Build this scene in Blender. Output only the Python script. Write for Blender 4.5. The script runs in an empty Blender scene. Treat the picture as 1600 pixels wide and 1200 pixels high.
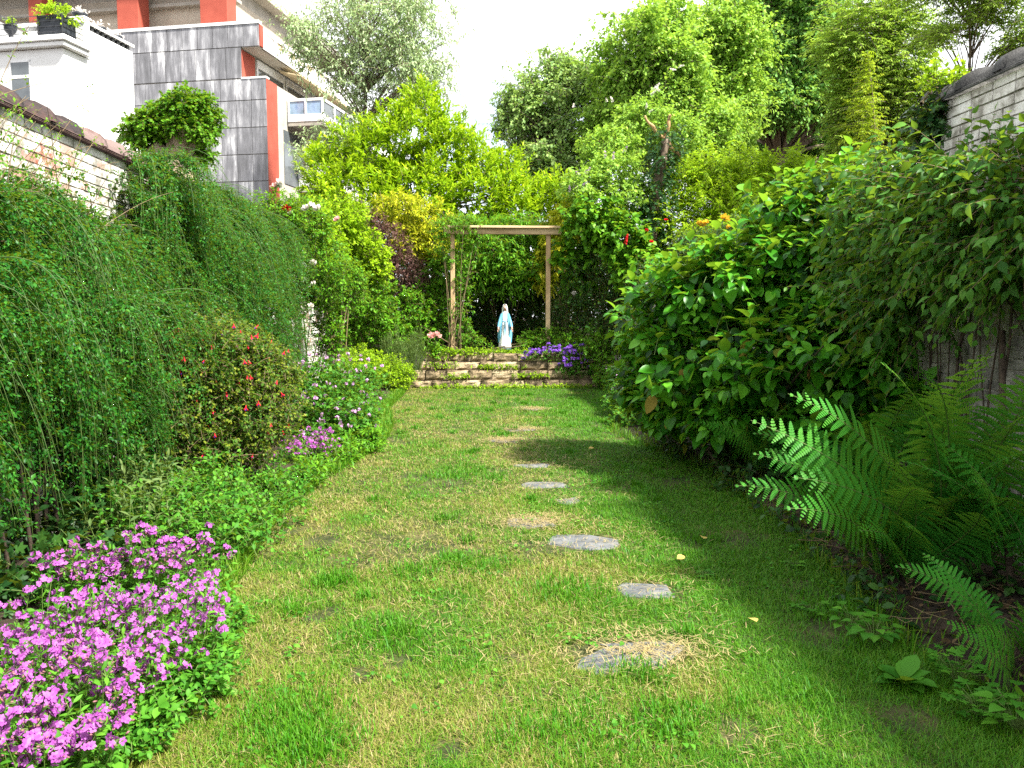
import bpy, math
import numpy as np
PI = math.pi
S = bpy.context.scene
COL = S.collection

# ------------------------------------------------------------------ camera
F = 1250.0                       # focal length in pixels of the 1600 px wide photograph
PITCH, YAW, CAMZ = math.radians(4.85), math.radians(3.16), 1.6
cam_d = bpy.data.cameras.new("camera"); cam = bpy.data.objects.new("camera", cam_d); COL.objects.link(cam)
cam_d.sensor_width = 36.0; cam_d.lens = F / 1600 * 36.0; cam_d.clip_start = 0.05; cam_d.clip_end = 2000
cam.location = (0, 0, CAMZ); cam.rotation_euler = (PI / 2 - PITCH, 0, -YAW)
S.camera = cam

# ------------------------------------------------------------------ sky, sun, exposure
SUN_DIR = np.array((0.53, -0.40, 0.85)); SUN_DIR = SUN_DIR / np.linalg.norm(SUN_DIR)
w = bpy.data.worlds.new("World"); S.world = w; w.use_nodes = True
nt = w.node_tree; nt.nodes.clear()
out = nt.nodes.new("ShaderNodeOutputWorld"); bg = nt.nodes.new("ShaderNodeBackground")
sky = nt.nodes.new("ShaderNodeTexSky"); sky.sky_type = 'NISHITA'; sky.sun_disc = False
sky.sun_elevation = math.asin(SUN_DIR[2]); sky.sun_rotation = math.atan2(SUN_DIR[0], SUN_DIR[1])
tc = nt.nodes.new("ShaderNodeTexCoord"); nz = nt.nodes.new("ShaderNodeTexNoise")
nz.inputs['Scale'].default_value = 2.2; nz.inputs['Detail'].default_value = 8; nz.inputs['Roughness'].default_value = .55
cr = nt.nodes.new("ShaderNodeValToRGB"); cr.color_ramp.elements[0].position = .28; cr.color_ramp.elements[1].position = .46
mx = nt.nodes.new("ShaderNodeMix"); mx.data_type = 'RGBA'
nt.links.new(tc.outputs['Generated'], nz.inputs['Vector']); nt.links.new(nz.outputs['Fac'], cr.inputs['Fac'])
nt.links.new(cr.outputs['Color'], mx.inputs[0]); nt.links.new(sky.outputs['Color'], mx.inputs[6])
mx.inputs[7].default_value = (6.0, 6.1, 6.3, 1)
nt.links.new(mx.outputs[2], bg.inputs['Color']); bg.inputs['Strength'].default_value = 0.1
nt.links.new(bg.outputs[0], out.inputs[0])
sl = bpy.data.lights.new("sun", 'SUN'); sl.energy = 5.0; sl.angle = math.radians(4.0); sl.color = (1, .95, .86)
so = bpy.data.objects.new("sun", sl); COL.objects.link(so)
from mathutils import Vector
so.rotation_euler = Vector(SUN_DIR).to_track_quat('Z', 'Y').to_euler(); so.location = (8, -8, 20)
S.view_settings.view_transform = 'Standard'; S.view_settings.look = 'None'
S.view_settings.exposure = 1.65; S.view_settings.gamma = 1.0
S.cycles.max_bounces = 7; S.cycles.diffuse_bounces = 3; S.cycles.glossy_bounces = 2
S.cycles.transmission_bounces = 4; S.cycles.transparent_max_bounces = 4
S.cycles.caustics_reflective = False; S.cycles.caustics_refractive = False
S.cycles.sample_clamp_indirect = 6.0; S.cycles.use_denoising = False
try: S.cycles.denoiser = 'OPENIMAGEDENOISE'; S.cycles.denoising_input_passes = 'RGB_ALBEDO_NORMAL'; S.cycles.denoising_prefilter = 'ACCURATE'
except Exception: pass

# ------------------------------------------------------------------ pixel -> place helpers
def _ray(px, py):
    a, p = YAW, PITCH
    f = np.array((math.sin(a) * math.cos(p), math.cos(a) * math.cos(p), -math.sin(p)))
    r = np.array((math.cos(a), -math.sin(a), 0.0)); u = np.cross(r, f)
    return f + r * (px - 800) / F + u * (600 - py) / F
def at(px, py, Y):
    d = _ray(px, py); return np.array((0, 0, CAMZ)) + d * (Y / d[1])
def gp(px, py, z=0.0):
    d = _ray(px, py); return np.array((0, 0, CAMZ)) + d * ((z - CAMZ) / d[2])
def bl(px, py, Y, rpx, rpy, ry):
    c = at(px, py, Y); return (c[0], c[1], c[2], rpx * Y / F, ry, rpy * Y / F)

# ------------------------------------------------------------------ mesh helpers
def nrm(a): return a / np.maximum(np.linalg.norm(a, axis=-1, keepdims=True), 1e-9)
class Geo:
    def __init__(s): s.v = []; s.f = []; s.n = 0; s.t = []
    def add(s, v, faces, mi=0, tint=0.0):
        v = np.asarray(v, float).reshape(-1, 3)
        for f in faces:
            f = np.asarray(f, np.int64)
            if f.size: s.f.append((f + s.n, mi))
        s.t.append(np.broadcast_to(np.asarray(tint, float), (len(v),)) if np.ndim(tint) == 0 else np.asarray(tint, float))
        s.v.append(v); s.n += len(v)
    def mesh(s, name, mats, smooth=True):
        me = bpy.data.meshes.new(name)
        v = np.concatenate(s.v); me.vertices.add(len(v)); me.vertices.foreach_set("co", v.astype(np.float32).ravel())
        lv = np.concatenate([f.ravel() for f, _ in s.f])
        tot = np.concatenate([np.full(len(f), f.shape[1]) for f, _ in s.f])
        mi = np.concatenate([np.full(len(f), m) for f, m in s.f])
        me.loops.add(len(lv)); me.loops.foreach_set("vertex_index", lv.astype(np.int32))
        me.polygons.add(len(tot)); st = np.concatenate(([0], np.cumsum(tot)[:-1]))
        me.polygons.foreach_set("loop_start", st.astype(np.int32))
        try: me.polygons.foreach_set("loop_total", tot.astype(np.int32))
        except Exception: pass
        me.polygons.foreach_set("material_index", mi.astype(np.int32))
        me.polygons.foreach_set("use_smooth", np.full(len(tot), bool(smooth)))
        at_ = me.attributes.new("tint", 'FLOAT', 'POINT'); at_.data.foreach_set("value", np.concatenate(s.t).astype(np.float32))
        me.update(calc_edges=True)
        for m in (mats if isinstance(mats, (list, tuple)) else [mats]): me.materials.append(m)
        return me
    def build(s, name, mats, parent=None, smooth=True, loc=None):
        o = bpy.data.objects.new(name, s.mesh(name, mats, smooth)); COL.objects.link(o)
        if parent is not None:
            o.parent = parent
            if loc is None: loc = (-parent.location[0], -parent.location[1], -parent.location[2])   # geometry given in world places
        if loc is not None: o.location = loc
        return o
    # shapes
    def box(s, lo, hi, mi=0, jit=0.0, rng=None, bev=0.0, tint=0.0):
        lo = np.array(lo, float); hi = np.array(hi, float)
        if bev <= 0:
            v = np.array([(x, y, z) for z in (0, 1) for y in (0, 1) for x in (0, 1)], float)
            v = lo + v * (hi - lo)
            if jit: v = v + rng.normal(0, jit, v.shape)
            s.add(v, [np.array([(0, 2, 3, 1), (4, 5, 7, 6), (0, 1, 5, 4), (2, 6, 7, 3), (0, 4, 6, 2), (1, 3, 7, 5)])], mi, tint)
        else:
            v = []; idx = {}
            for c in range(8):
                b = np.array(((c & 1), (c >> 1) & 1, (c >> 2) & 1))
                corner = np.where(b == 1, hi, lo); sg = np.where(b == 1, -1, 1)
                for a in range(3):
                    p = corner.copy()
                    for k in range(3):
                        if k != a: p[k] += sg[k] * bev
                    idx[(c, a)] = len(v); v.append(p)
            v = np.array(v)
            if jit: v = v + rng.normal(0, jit, v.shape)
            q = []; t = []
            for a in range(3):
                b_, c_ = (a + 1) % 3, (a + 2) % 3
                for sd in (0, 1):
                    cs = [(sd << a) | (i << b_) | (j << c_) for i, j in ((0, 0), (1, 0), (1, 1), (0, 1))]
                    ff = [idx[(c, a)] for c in cs]; q.append(ff if sd else ff[::-1])
            for a in range(3):                      # edges running along axis a
                b_, c_ = (a + 1) % 3, (a + 2) % 3
                for i in (0, 1):
                    for j in (0, 1):
                        c0 = (i << b_) | (j << c_); c1 = c0 | (1 << a)
                        ff = [idx[(c0, b_)], idx[(c1, b_)], idx[(c1, c_)], idx[(c0, c_)]]
                        q.append(ff if i == j else ff[::-1])
            for c in range(8):
                ff = [idx[(c, 0)], idx[(c, 1)], idx[(c, 2)]]; n = bin(c).count('1')
                t.append(ff if n % 2 == 1 else ff[::-1])
            s.add(v, [np.array(q), np.array(t)], mi, tint)
    def tubes(s, P, R, sides=5, mi=0, tint=0.0, cap=False):
        P = np.asarray(P, float); R = np.asarray(R, float)
        if P.ndim == 2: P = P[None]; R = R[None]
        M, K, _ = P.shape; R = np.broadcast_to(R, (M, K))
        T = nrm(np.gradient(P, axis=1)); ref = np.array((0.31, 0.52, 0.79)); ref = ref / np.linalg.norm(ref)
        U = np.cross(T, ref); bad = np.linalg.norm(U, axis=-1) < .15
        U[bad] = np.cross(T[bad], np.array((1.0, 0, 0))); U = nrm(U); V = np.cross(T, U)
        an = np.arange(sides) * 2 * PI / sides
        v = P[:, :, None] + R[:, :, None, None] * (U[:, :, None] * np.cos(an)[:, None] + V[:, :, None] * np.sin(an)[:, None])
        k, i = np.meshgrid(np.arange(K - 1), np.arange(sides), indexing='ij'); j = (i + 1) % sides
        q = np.stack((k * sides + i, k * sides + j, (k + 1) * sides + j, (k + 1) * sides + i), -1).reshape(-1, 4)
        q = (q[None] + (np.arange(M) * K * sides)[:, None, None]).reshape(-1, 4)
        fs = [q]
        if cap:
            c0 = np.arange(sides)[::-1]; c1 = (K - 1) * sides + np.arange(sides)
            fs.append(np.concatenate([np.stack((c0 + m * K * sides, c1 + m * K * sides)) for m in range(M)]))
        s.add(v, fs, mi, tint)
    def leaves(s, T, pos, ax, nm, size, mi=0, tint=0.0, wid=None):
        tv, tf = T; a = nrm(ax); b = nrm(np.cross(nm, a)); c = np.cross(a, b); N = len(pos)
        sz = np.broadcast_to(np.asarray(size, float), (N,))[:, None, None]
        wz = sz if wid is None else np.broadcast_to(np.asarray(wid, float), (N,))[:, None, None]
        v = pos[:, None] + sz * tv[None, :, 0:1] * a[:, None] + wz * tv[None, :, 1:2] * b[:, None] + sz * tv[None, :, 2:3] * c[:, None]
        V = len(tv); fs = [(f[None] + (np.arange(N) * V)[:, None, None]).reshape(-1, f.shape[1]) for f in tf]
        t = np.broadcast_to(np.asarray(tint, float), (N,)); s.add(v, fs, mi, np.repeat(t, V))

def leaf_t(ws, fold=.25, curl=.15, ts=None):
    """leaf along x: half-widths ws at stations; folded along the midrib, tip curling down"""
    n = len(ws); ts = np.linspace(0, 1, n) if ts is None else ts; v = []; st = []
    for t, wd in zip(ts, ws):
        z = -curl * t * t
        if wd == 0: st.append((len(v),)); v.append((t, 0, z))
        else:
            st.append((len(v), len(v) + 1, len(v) + 2)); v += [(t, wd, z + fold * wd), (t, 0, z), (t, -wd, z + fold * wd)]
    tri, quad = [], []
    for A, B in zip(st[:-1], st[1:]):
        if len(A) == 3 and len(B) == 3: quad += [(A[0], A[1], B[1], B[0]), (A[1], A[2], B[2], B[1])]
        elif len(A) == 1: tri += [(A[0], B[1], B[0]), (A[0], B[2], B[1])]
        else: tri += [(A[0], A[1], B[0]), (A[1], A[2], B[0])]
    return np.array(v, float), [np.array(x) for x in (tri, quad) if x]
T_DIA = leaf_t((0, .26, 0), .3, .12)                              # small two-sided leaf
T_NAR = leaf_t((0, .14, 0), .25, .2, (0, .45, 1))                 # narrow leaf
T_OVA = leaf_t((0, .2, .3, .24, 0), .28, .22)
T_PTD = leaf_t((.01, .22, .27, .2, .1, 0), .3, .3)
T_LAN = leaf_t((0, .13, .16, .1, 0), .3, .22)
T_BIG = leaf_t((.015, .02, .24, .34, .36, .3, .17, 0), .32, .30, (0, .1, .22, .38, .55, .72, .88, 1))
T_HRT = leaf_t((0, .38, .44, .3, .12, 0), .2, .25, (0, .1, .35, .62, .84, 1))
T_PET = leaf_t((.03, .2, .36, .3, 0), -.25, .1)
def T_lobed():
    an = np.linspace(-2.6, 2.6, 15); r = .36 + .14 * np.cos(an * 5 * 1.03) ; v = [(0, 0, 0)] + [(.3 + r_ * math.cos(a), r_ * math.sin(a), .1 * r_ - .12 * (r_ * math.sin(a)) ** 2 * 4) for a, r_ in zip(an, r)]
    return np.array(v, float), [np.array([(0, i, i + 1) for i in range(1, 15)])]
T_LOB = T_lobed()

def shoots(rng, base, dirs, L, n, size, kind='alt', ang=.9, droop=.25, grav=.25, nup=.8, jit=.3, t0=.12, K=5, tipsize=.8):
    """leaves set along curved twigs; returns (pos, axis, normal, size, t) and twig paths"""
    M = len(base); L = np.broadcast_to(np.asarray(L, float), (M,)); d = nrm(dirs)
    t = np.linspace(t0, 1, n) if kind != 'opp' else np.repeat(np.linspace(t0, 1, n // 2), 2)
    n = len(t)
    g = np.zeros(3); g[2] = -grav
    pos = base[:, None] + L[:, None, None] * (d[:, None] * t[None, :, None] + g * (t ** 2)[None, :, None])
    tan = nrm(d[:, None] + 2 * g * t[None, :, None])
    ref = nrm(rng.normal(size=(M, 3))); u = nrm(np.cross(tan, ref[:, None])); v = np.cross(tan, u)
    if kind == 'opp': ph = np.tile([0, PI], n // 2) + np.repeat(np.arange(n // 2), 2) * PI / 2
    elif kind == 'flat': ph = np.tile([0, PI], (n + 1) // 2)[:n]
    else: ph = np.arange(n) * 2.399
    if kind == 'flat': u = nrm(np.cross(tan, np.array((0, 0, 1.0)))); v = np.cross(tan, u)
    ph = ph[None] + rng.normal(0, .25, (M, n)) + (0 if kind == 'flat' else rng.uniform(0, 6.28, (M, 1)))
    a_ = ang * (1 - .55 * t[None] ** 3) + rng.normal(0, .15, (M, n))
    ax = tan * np.cos(a_)[..., None] + (u * np.cos(ph)[..., None] + v * np.sin(ph)[..., None]) * np.sin(a_)[..., None]
    ax = ax + rng.normal(0, jit * .5, ax.shape); ax[..., 2] -= droop
    nm = tan * .25 + rng.normal(0, jit, ax.shape); nm[..., 2] += nup
    sz = size * (1 - (1 - tipsize) * t[None] ** 2) * rng.uniform(.7, 1.2, (M, n))
    tk = np.linspace(0, 1, K); path = base[:, None] + L[:, None, None] * (d[:, None] * tk[None, :, None] + g * (tk ** 2)[None, :, None])
    tt = np.broadcast_to(t, (M, n))
    return (pos.reshape(-1, 3), ax.reshape(-1, 3), nm.reshape(-1, 3), sz.ravel(), tt.ravel()), path

def blob_pts(rng, B, N, shell=(.45, 1.05), rough=.22, back=.5, zmin=.03):
    """points and outward directions in the outer shell of a union of ellipsoids"""
    B = np.asarray(B, float); wgt = (B[:, 3] * B[:, 5] + B[:, 3] * B[:, 4] + B[:, 4] * B[:, 5]); wgt = wgt / wgt.sum()
    P, O = [], []; have = 0; k = rng.normal(0, 2.3, (6, 3)); phs = rng.uniform(0, 6.28, 6)
    for _ in range(40):
        m = int(N * 1.6) + 50; i = rng.choice(len(B), m, p=wgt); d = nrm(rng.normal(size=(m, 3)))
        keep = ~((d[:, 1] > .35) & (rng.random(m) > back)); i, d = i[keep], d[keep]
        rr = 1 + rough * np.sin((d * 2.2 + B[i, :3] * .9) @ k.T + phs).mean(1) * 1.6
        q = (shell[0] ** 2 + (shell[1] ** 2 - shell[0] ** 2) * rng.random(len(i))) ** .5
        p = B[i, :3] + d * (q * rr)[:, None] * B[i, 3:]
        ins = np.zeros(len(p), bool)
        for j in range(len(B)):
            r2 = (((p - B[j, :3]) / B[j, 3:]) ** 2).sum(1); ins |= (r2 < .36) & (i != j)
        ok = ~ins & (p[:, 2] > zmin); P.append(p[ok]); O.append(nrm(d[ok] / B[i[ok], 3:])); have += ok.sum()
        if have >= N: break
    return np.concatenate(P)[:N], np.concatenate(O)[:N]

def bez(a, b, c, n):
    t = np.linspace(0, 1, n)[:, None]; a, b, c = map(np.asarray, (a, b, c)); return (1 - t) ** 2 * a + 2 * t * (1 - t) * b + t * t * c

# ------------------------------------------------------------------ materials
def newmat(name):
    m = bpy.data.materials.new(name); m.use_nodes = True; t = m.node_tree; t.nodes.clear()
    o = t.nodes.new("ShaderNodeOutputMaterial"); return m, t, o
def N(t, k, **kw):
    n = t.nodes.new(k)
    for a, b in kw.items():
        if hasattr(n, a): setattr(n, a, b)
        else: n.inputs[a].default_value = b
    return n
def ramp(t, cols, pos=None):
    r = t.nodes.new("ShaderNodeValToRGB"); e = r.color_ramp.elements
    pos = pos or np.linspace(0, 1, len(cols))
    while len(e) < len(cols): e.new(.5)
    for i, (c, p) in enumerate(zip(cols, pos)): e[i].position = p; e[i].color = (*c[:3], 1)
    return r
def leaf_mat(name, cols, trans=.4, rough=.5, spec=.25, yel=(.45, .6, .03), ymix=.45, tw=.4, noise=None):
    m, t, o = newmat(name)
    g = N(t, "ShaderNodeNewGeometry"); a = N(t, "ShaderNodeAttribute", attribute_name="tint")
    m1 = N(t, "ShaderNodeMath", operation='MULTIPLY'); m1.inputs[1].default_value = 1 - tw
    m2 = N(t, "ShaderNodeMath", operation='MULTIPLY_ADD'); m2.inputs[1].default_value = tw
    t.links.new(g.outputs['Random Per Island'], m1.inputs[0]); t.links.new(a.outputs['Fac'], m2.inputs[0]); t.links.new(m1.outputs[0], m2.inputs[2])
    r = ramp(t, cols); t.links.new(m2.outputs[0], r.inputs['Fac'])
    p = N(t, "ShaderNodeBsdfPrincipled", Roughness=rough); p.inputs['Specular IOR Level'].default_value = spec * .4
    t.links.new(r.outputs['Color'], p.inputs['Base Color'])
    tb = N(t, "ShaderNodeBsdfTranslucent"); mc = N(t, "ShaderNodeMix", data_type='RGBA'); mc.inputs[0].default_value = ymix
    t.links.new(r.outputs['Color'], mc.inputs[6]); mc.inputs[7].default_value = (*yel, 1); t.links.new(mc.outputs[2], tb.inputs['Color'])
    ms = N(t, "ShaderNodeMixShader"); ms.inputs[0].default_value = trans
    t.links.new(p.outputs[0], ms.inputs[1]); t.links.new(tb.outputs[0], ms.inputs[2]); t.links.new(ms.outputs[0], o.inputs[0])
    return m
def solid(name, cols, scale=8, rough=.7, bump=.3, bscale=None, detail=6, metallic=0, spec=.3, island=.0, stretch=(1, 1, 1), dist=.02):
    """noise-varied solid surface in object space"""
    m, t, o = newmat(name); tcn = N(t, "ShaderNodeTexCoord"); mp = N(t, "ShaderNodeMapping"); mp.inputs['Scale'].default_value = stretch
    t.links.new(tcn.outputs['Object'], mp.inputs['Vector'])
    nz = N(t, "ShaderNodeTexNoise", Scale=scale, Detail=detail, Roughness=.62); t.links.new(mp.outputs[0], nz.inputs['Vector'])
    r = ramp(t, cols, list(np.linspace(.3, .7, len(cols)))); fac = nz.outputs['Fac']
    if island:
        g = N(t, "ShaderNodeNewGeometry"); mm = N(t, "ShaderNodeMath", operation='MULTIPLY_ADD'); mm.inputs[1].default_value = island
        sub = N(t, "ShaderNodeMath", operation='SUBTRACT'); sub.inputs[1].default_value = .5
        t.links.new(g.outputs['Random Per Island'], sub.inputs[0]); t.links.new(sub.outputs[0], mm.inputs[0]); t.links.new(fac, mm.inputs[2]); fac = mm.outputs[0]
    t.links.new(fac, r.inputs['Fac'])
    p = N(t, "ShaderNodeBsdfPrincipled", Roughness=rough, Metallic=metallic); p.inputs['Specular IOR Level'].default_value = spec
    t.links.new(r.outputs['Color'], p.inputs['Base Color'])
    if bump:
        n2 = N(t, "ShaderNodeTexNoise", Scale=bscale or scale * 4, Detail=8, Roughness=.65); t.links.new(mp.outputs[0], n2.inputs['Vector'])
        b = N(t, "ShaderNodeBump", Strength=bump, Distance=dist); t.links.new(n2.outputs['Fac'], b.inputs['Height']); t.links.new(b.outputs[0], p.inputs['Normal'])
    t.links.new(p.outputs[0], o.inputs[0]); return m

M = {}
M['bark'] = solid('bark', [(.05, .035, .025), (.16, .12, .085), (.25, .2, .15)], 14, .9, .8, stretch=(1, 1, .25))
M['pale_bark'] = solid('pale_bark', [(.16, .12, .08), (.42, .33, .23), (.55, .47, .36)], 9, .9, .9, stretch=(1, 1, .3))
M['twig'] = solid('twig', [(.10, .07, .035), (.2, .15, .08)], 30, .8, 0)
M['green_stem'] = solid('green_stem', [(.05, .10, .02), (.12, .18, .04)], 30, .6, 0)
M['dark_stem'] = solid('dark_stem', [(.03, .022, .015), (.09, .065, .045)], 30, .8, .4)
M['soil'] = solid('soil', [(.012, .009, .006), (.04, .028, .018), (.085, .06, .04)], 6, .95, 1, 40, dist=.05)
M['wood'] = solid('weathered_wood', [(.27, .17, .08), (.45, .31, .17), (.55, .42, .25)], 5, .75, .4, 30, stretch=(1, 1, .12))
M['wood_beam'] = solid('beam_wood', [(.30, .2, .1), (.48, .35, .2), (.58, .45, .28)], 5, .75, .4, 30, stretch=(.12, 1, 1))
M['sand'] = solid('sandstone', [(.085, .065, .038), (.26, .195, .115), (.42, .34, .22)], 5, .9, 1, 22, island=.32, dist=.03)
M['slate_stone'] = solid('stepping_slate', [(.05, .056, .062), (.105, .112, .12), (.17, .17, .17)], 7, .6, .8, 18, dist=.02, spec=.5)
M['white_render'] = solid('white_render', [(.70, .70, .68), (.80, .80, .79)], 2, .8, .1)
M['beige_render'] = solid('beige_render', [(.46, .40, .32), (.56, .5, .41)], 1.5, .8, .1)
M['concrete'] = solid('concrete', [(.3, .28, .24), (.45, .42, .37)], 2, .85, .2)
M['red_brick'] = solid('red_brick', [(.29, .055, .035), (.38, .085, .055)], 1.2, .8, .1)
M['dark_metal'] = solid('dark_metal', [(.015, .016, .018), (.035, .035, .04)], 10, .45, 0, spec=.5)
M['white_metal'] = solid('white_metal', [(.7, .7, .7), (.8, .8, .8)], 10, .4, 0)
M['planter'] = solid('planter_plastic', [(.02, .024, .03), (.035, .04, .05)], 4, .5, 0)
M['glass'] = solid('window_glass', [(.05, .06, .07), (.12, .14, .15)], 1.5, .08, 0, spec=.9)
M['blue_glass'] = solid('balcony_glass', [(.06, .12, .3), (.25, .35, .5), (.12, .2, .25)], 1.8, .1, 0, spec=.8)
M['awning'] = solid('awning_cloth', [(.5, .4, .24), (.62, .52, .34)], 3, .9, 0)
M['clay'] = solid('clay_tile', [(.025, .018, .018), (.085, .045, .04), (.17, .12, .11)], 5, .7, .6, 40, island=.5)
M['grey_tile'] = solid('grey_tile', [(.022, .022, .022), (.07, .07, .068), (.19, .19, .18)], 4, .7, .6, 40, island=.4)

def painted_brick(name, seed, worn=.62, low=0):
    m, t, o = newmat(name); tcn = N(t, "ShaderNodeTexCoord"); g = N(t, "ShaderNodeNewGeometry")
    n1 = N(t, "ShaderNodeTexNoise", Scale=1.6, Detail=7, Roughness=.62); n1.noise_dimensions = '4D'; n1.inputs['W'].default_value = seed
    n2 = N(t, "ShaderNodeTexNoise", Scale=14, Detail=6, Roughness=.7); n3 = N(t, "ShaderNodeTexNoise", Scale=4.5, Detail=6, Roughness=.7)
    for n in (n1, n2, n3): t.links.new(tcn.outputs['Object'], n.inputs['Vector'])
    paint = ramp(t, [(.78, .77, .73), (.62, .6, .55), (.3, .28, .24), (.12, .12, .1)], [.38, .48, .58, .70]); t.links.new(n3.outputs['Fac'], paint.inputs['Fac'])
    brick = ramp(t, [(.18, .07, .05), (.32, .10, .06), (.42, .3, .25)]); t.links.new(g.outputs['Random Per Island'], brick.inputs['Fac'])
    a = N(t, "ShaderNodeMath", operation='MULTIPLY_ADD'); a.inputs[1].default_value = .22; t.links.new(g.outputs['Random Per Island'], a.inputs[0]); t.links.new(n1.outputs['Fac'], a.inputs[2])
    b = N(t, "ShaderNodeMath", operation='MULTIPLY_ADD'); b.inputs[1].default_value = .35; t.links.new(n2.outputs['Fac'], b.inputs[0]); t.links.new(a.outputs[0], b.inputs[2])
    mk = ramp(t, [(0, 0, 0), (1, 1, 1)], [worn + .18, worn + .25]); t.links.new(b.outputs[0], mk.inputs['Fac'])
    mxn = N(t, "ShaderNodeMix", data_type='RGBA'); t.links.new(mk.outputs['Color'], mxn.inputs[0]); t.links.new(paint.outputs['Color'], mxn.inputs[6]); t.links.new(brick.outputs['Color'], mxn.inputs[7])
    col = mxn.outputs[2]
    if low:                                   # lower courses blend into a darker mottled grey
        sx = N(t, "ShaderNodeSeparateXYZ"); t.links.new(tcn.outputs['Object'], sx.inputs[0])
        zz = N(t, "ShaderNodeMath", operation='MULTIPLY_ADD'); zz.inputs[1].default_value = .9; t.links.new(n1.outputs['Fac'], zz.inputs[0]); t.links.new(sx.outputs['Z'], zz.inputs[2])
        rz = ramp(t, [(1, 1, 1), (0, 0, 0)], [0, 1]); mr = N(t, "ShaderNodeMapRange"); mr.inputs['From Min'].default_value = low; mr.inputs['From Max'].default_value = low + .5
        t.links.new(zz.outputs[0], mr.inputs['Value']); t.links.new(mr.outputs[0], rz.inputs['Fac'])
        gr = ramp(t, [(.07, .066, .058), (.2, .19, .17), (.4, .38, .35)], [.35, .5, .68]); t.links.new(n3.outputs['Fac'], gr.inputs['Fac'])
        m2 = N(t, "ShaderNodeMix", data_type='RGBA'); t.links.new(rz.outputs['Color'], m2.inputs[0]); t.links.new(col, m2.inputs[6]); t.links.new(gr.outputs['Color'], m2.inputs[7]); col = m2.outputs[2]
    p = N(t, "ShaderNodeBsdfPrincipled", Roughness=.85); t.links.new(col, p.inputs['Base Color'])
    bp = N(t, "ShaderNodeBump", Strength=.7, Distance=.012); t.links.new(n2.outputs['Fac'], bp.inputs['Height']); t.links.new(bp.outputs[0], p.inputs['Normal'])
    t.links.new(p.outputs[0], o.inputs[0]); return m
M['brick_l'] = painted_brick('whitewashed_brick', 1.3, .675)
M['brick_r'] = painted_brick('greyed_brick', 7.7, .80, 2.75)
def slate_mat():
    m, t, o = newmat('slate_cladding'); tcn = N(t, "ShaderNodeTexCoord"); g = N(t, "ShaderNodeNewGeometry")
    mp = N(t, "ShaderNodeMapping"); mp.inputs['Scale'].default_value = (1.3, 1.3, .2); t.links.new(tcn.outputs['Object'], mp.inputs[0])
    n1 = N(t, "ShaderNodeTexNoise", Scale=2.6, Detail=8, Roughness=.7); t.links.new(mp.outputs[0], n1.inputs['Vector'])
    n2 = N(t, "ShaderNodeTexNoise", Scale=.5, Detail=4); t.links.new(tcn.outputs['Object'], n2.inputs['Vector'])
    a = N(t, "ShaderNodeMath", operation='MULTIPLY_ADD'); a.inputs[1].default_value = .55; t.links.new(n2.outputs['Fac'], a.inputs[0]); t.links.new(n1.outputs['Fac'], a.inputs[2])
    b = N(t, "ShaderNodeMath", operation='MULTIPLY_ADD'); b.inputs[1].default_value = .16; t.links.new(g.outputs['Random Per Island'], b.inputs[0]); t.links.new(a.outputs[0], b.inputs[2])
    r = ramp(t, [(.11, .11, .118), (.19, .19, .205), (.36, .36, .38), (.62, .62, .62)], [.68, .84, .96, 1.06]); t.links.new(b.outputs[0], r.inputs['Fac'])
    p = N(t, "ShaderNodeBsdfPrincipled", Roughness=.6); t.links.new(r.outputs['Color'], p.inputs['Base Color']); t.links.new(p.outputs[0], o.inputs[0]); return m
M['slate'] = slate_mat()
M['runner'] = solid('runner_stem', [(.035, .08, .02), (.08, .13, .035)], 20, .7, 0)
M['bud'] = solid('bud_calyx', [(.14, .06, .06), (.28, .12, .14)], 30, .6, 0)
# foliage
G = {}
G['jasmine'] = leaf_mat('jasmine_leaf', [(.004, .042, .005), (.014, .10, .010), (.06, .22, .02)], .3, .4, .4, tw=.45)
G['hydrangea'] = leaf_mat('broad_leaf', [(.016, .11, .006), (.045, .22, .011), (.15, .42, .03)], .35, .35, .5, tw=.45)
G['creeper'] = leaf_mat('creeper_leaf', [(.014, .07, .008), (.04, .14, .016), (.11, .27, .035)], .35, .45, .35, tw=.4)
G['bay'] = leaf_mat('bay_leaf', [(.10, .23, .004), (.24, .42, .006), (.48, .60, .012)], .4, .4, .35, tw=.6)
G['gold'] = leaf_mat('golden_leaf', [(.22, .32, .01), (.42, .44, .015), (.58, .50, .04)], .35, .45, .3, tw=.4)
G['yellowish'] = leaf_mat('yellowish_leaf', [(.16, .30, .01), (.30, .42, .015), (.46, .50, .03)], .4, .5, .3, tw=.4)
G['old'] = leaf_mat('yellowing_leaf', [(.10, .14, .02), (.3, .3, .04), (.28, .16, .05)], .3, .6, .2, yel=(.4, .35, .05))
G['green'] = leaf_mat('mid_green_leaf', [(.025, .11, .006), (.075, .23, .010), (.17, .39, .02)], .35, .45, .35, tw=.5)
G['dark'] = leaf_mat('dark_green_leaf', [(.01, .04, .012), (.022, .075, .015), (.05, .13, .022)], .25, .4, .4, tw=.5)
G['lime'] = leaf_mat('lime_leaf', [(.12, .26, .006), (.24, .42, .008), (.40, .56, .02)], .4, .45, .3, tw=.5)
G['purple'] = leaf_mat('purple_leaf', [(.06, .03, .03), (.12, .06, .055), (.2, .13, .08)], .2, .45, .35, yel=(.3, .1, .08), tw=.4)
G['willow'] = leaf_mat('willow_leaf', [(0.269, 0.392, 0.191), (0.405, 0.529, 0.278), (0.541, 0.645, 0.395)], .4, .5, .3, ymix=.25, tw=.4)  # willow, airy, tree, wood and acacia: background haze mixed into the leaf colours
G['airy'] = leaf_mat('airy_leaf', [(0.152, 0.286, 0.103), (0.269, 0.422, 0.123), (0.385, 0.529, 0.162)], .4, .5, .3, ymix=.35, tw=.4)
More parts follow.
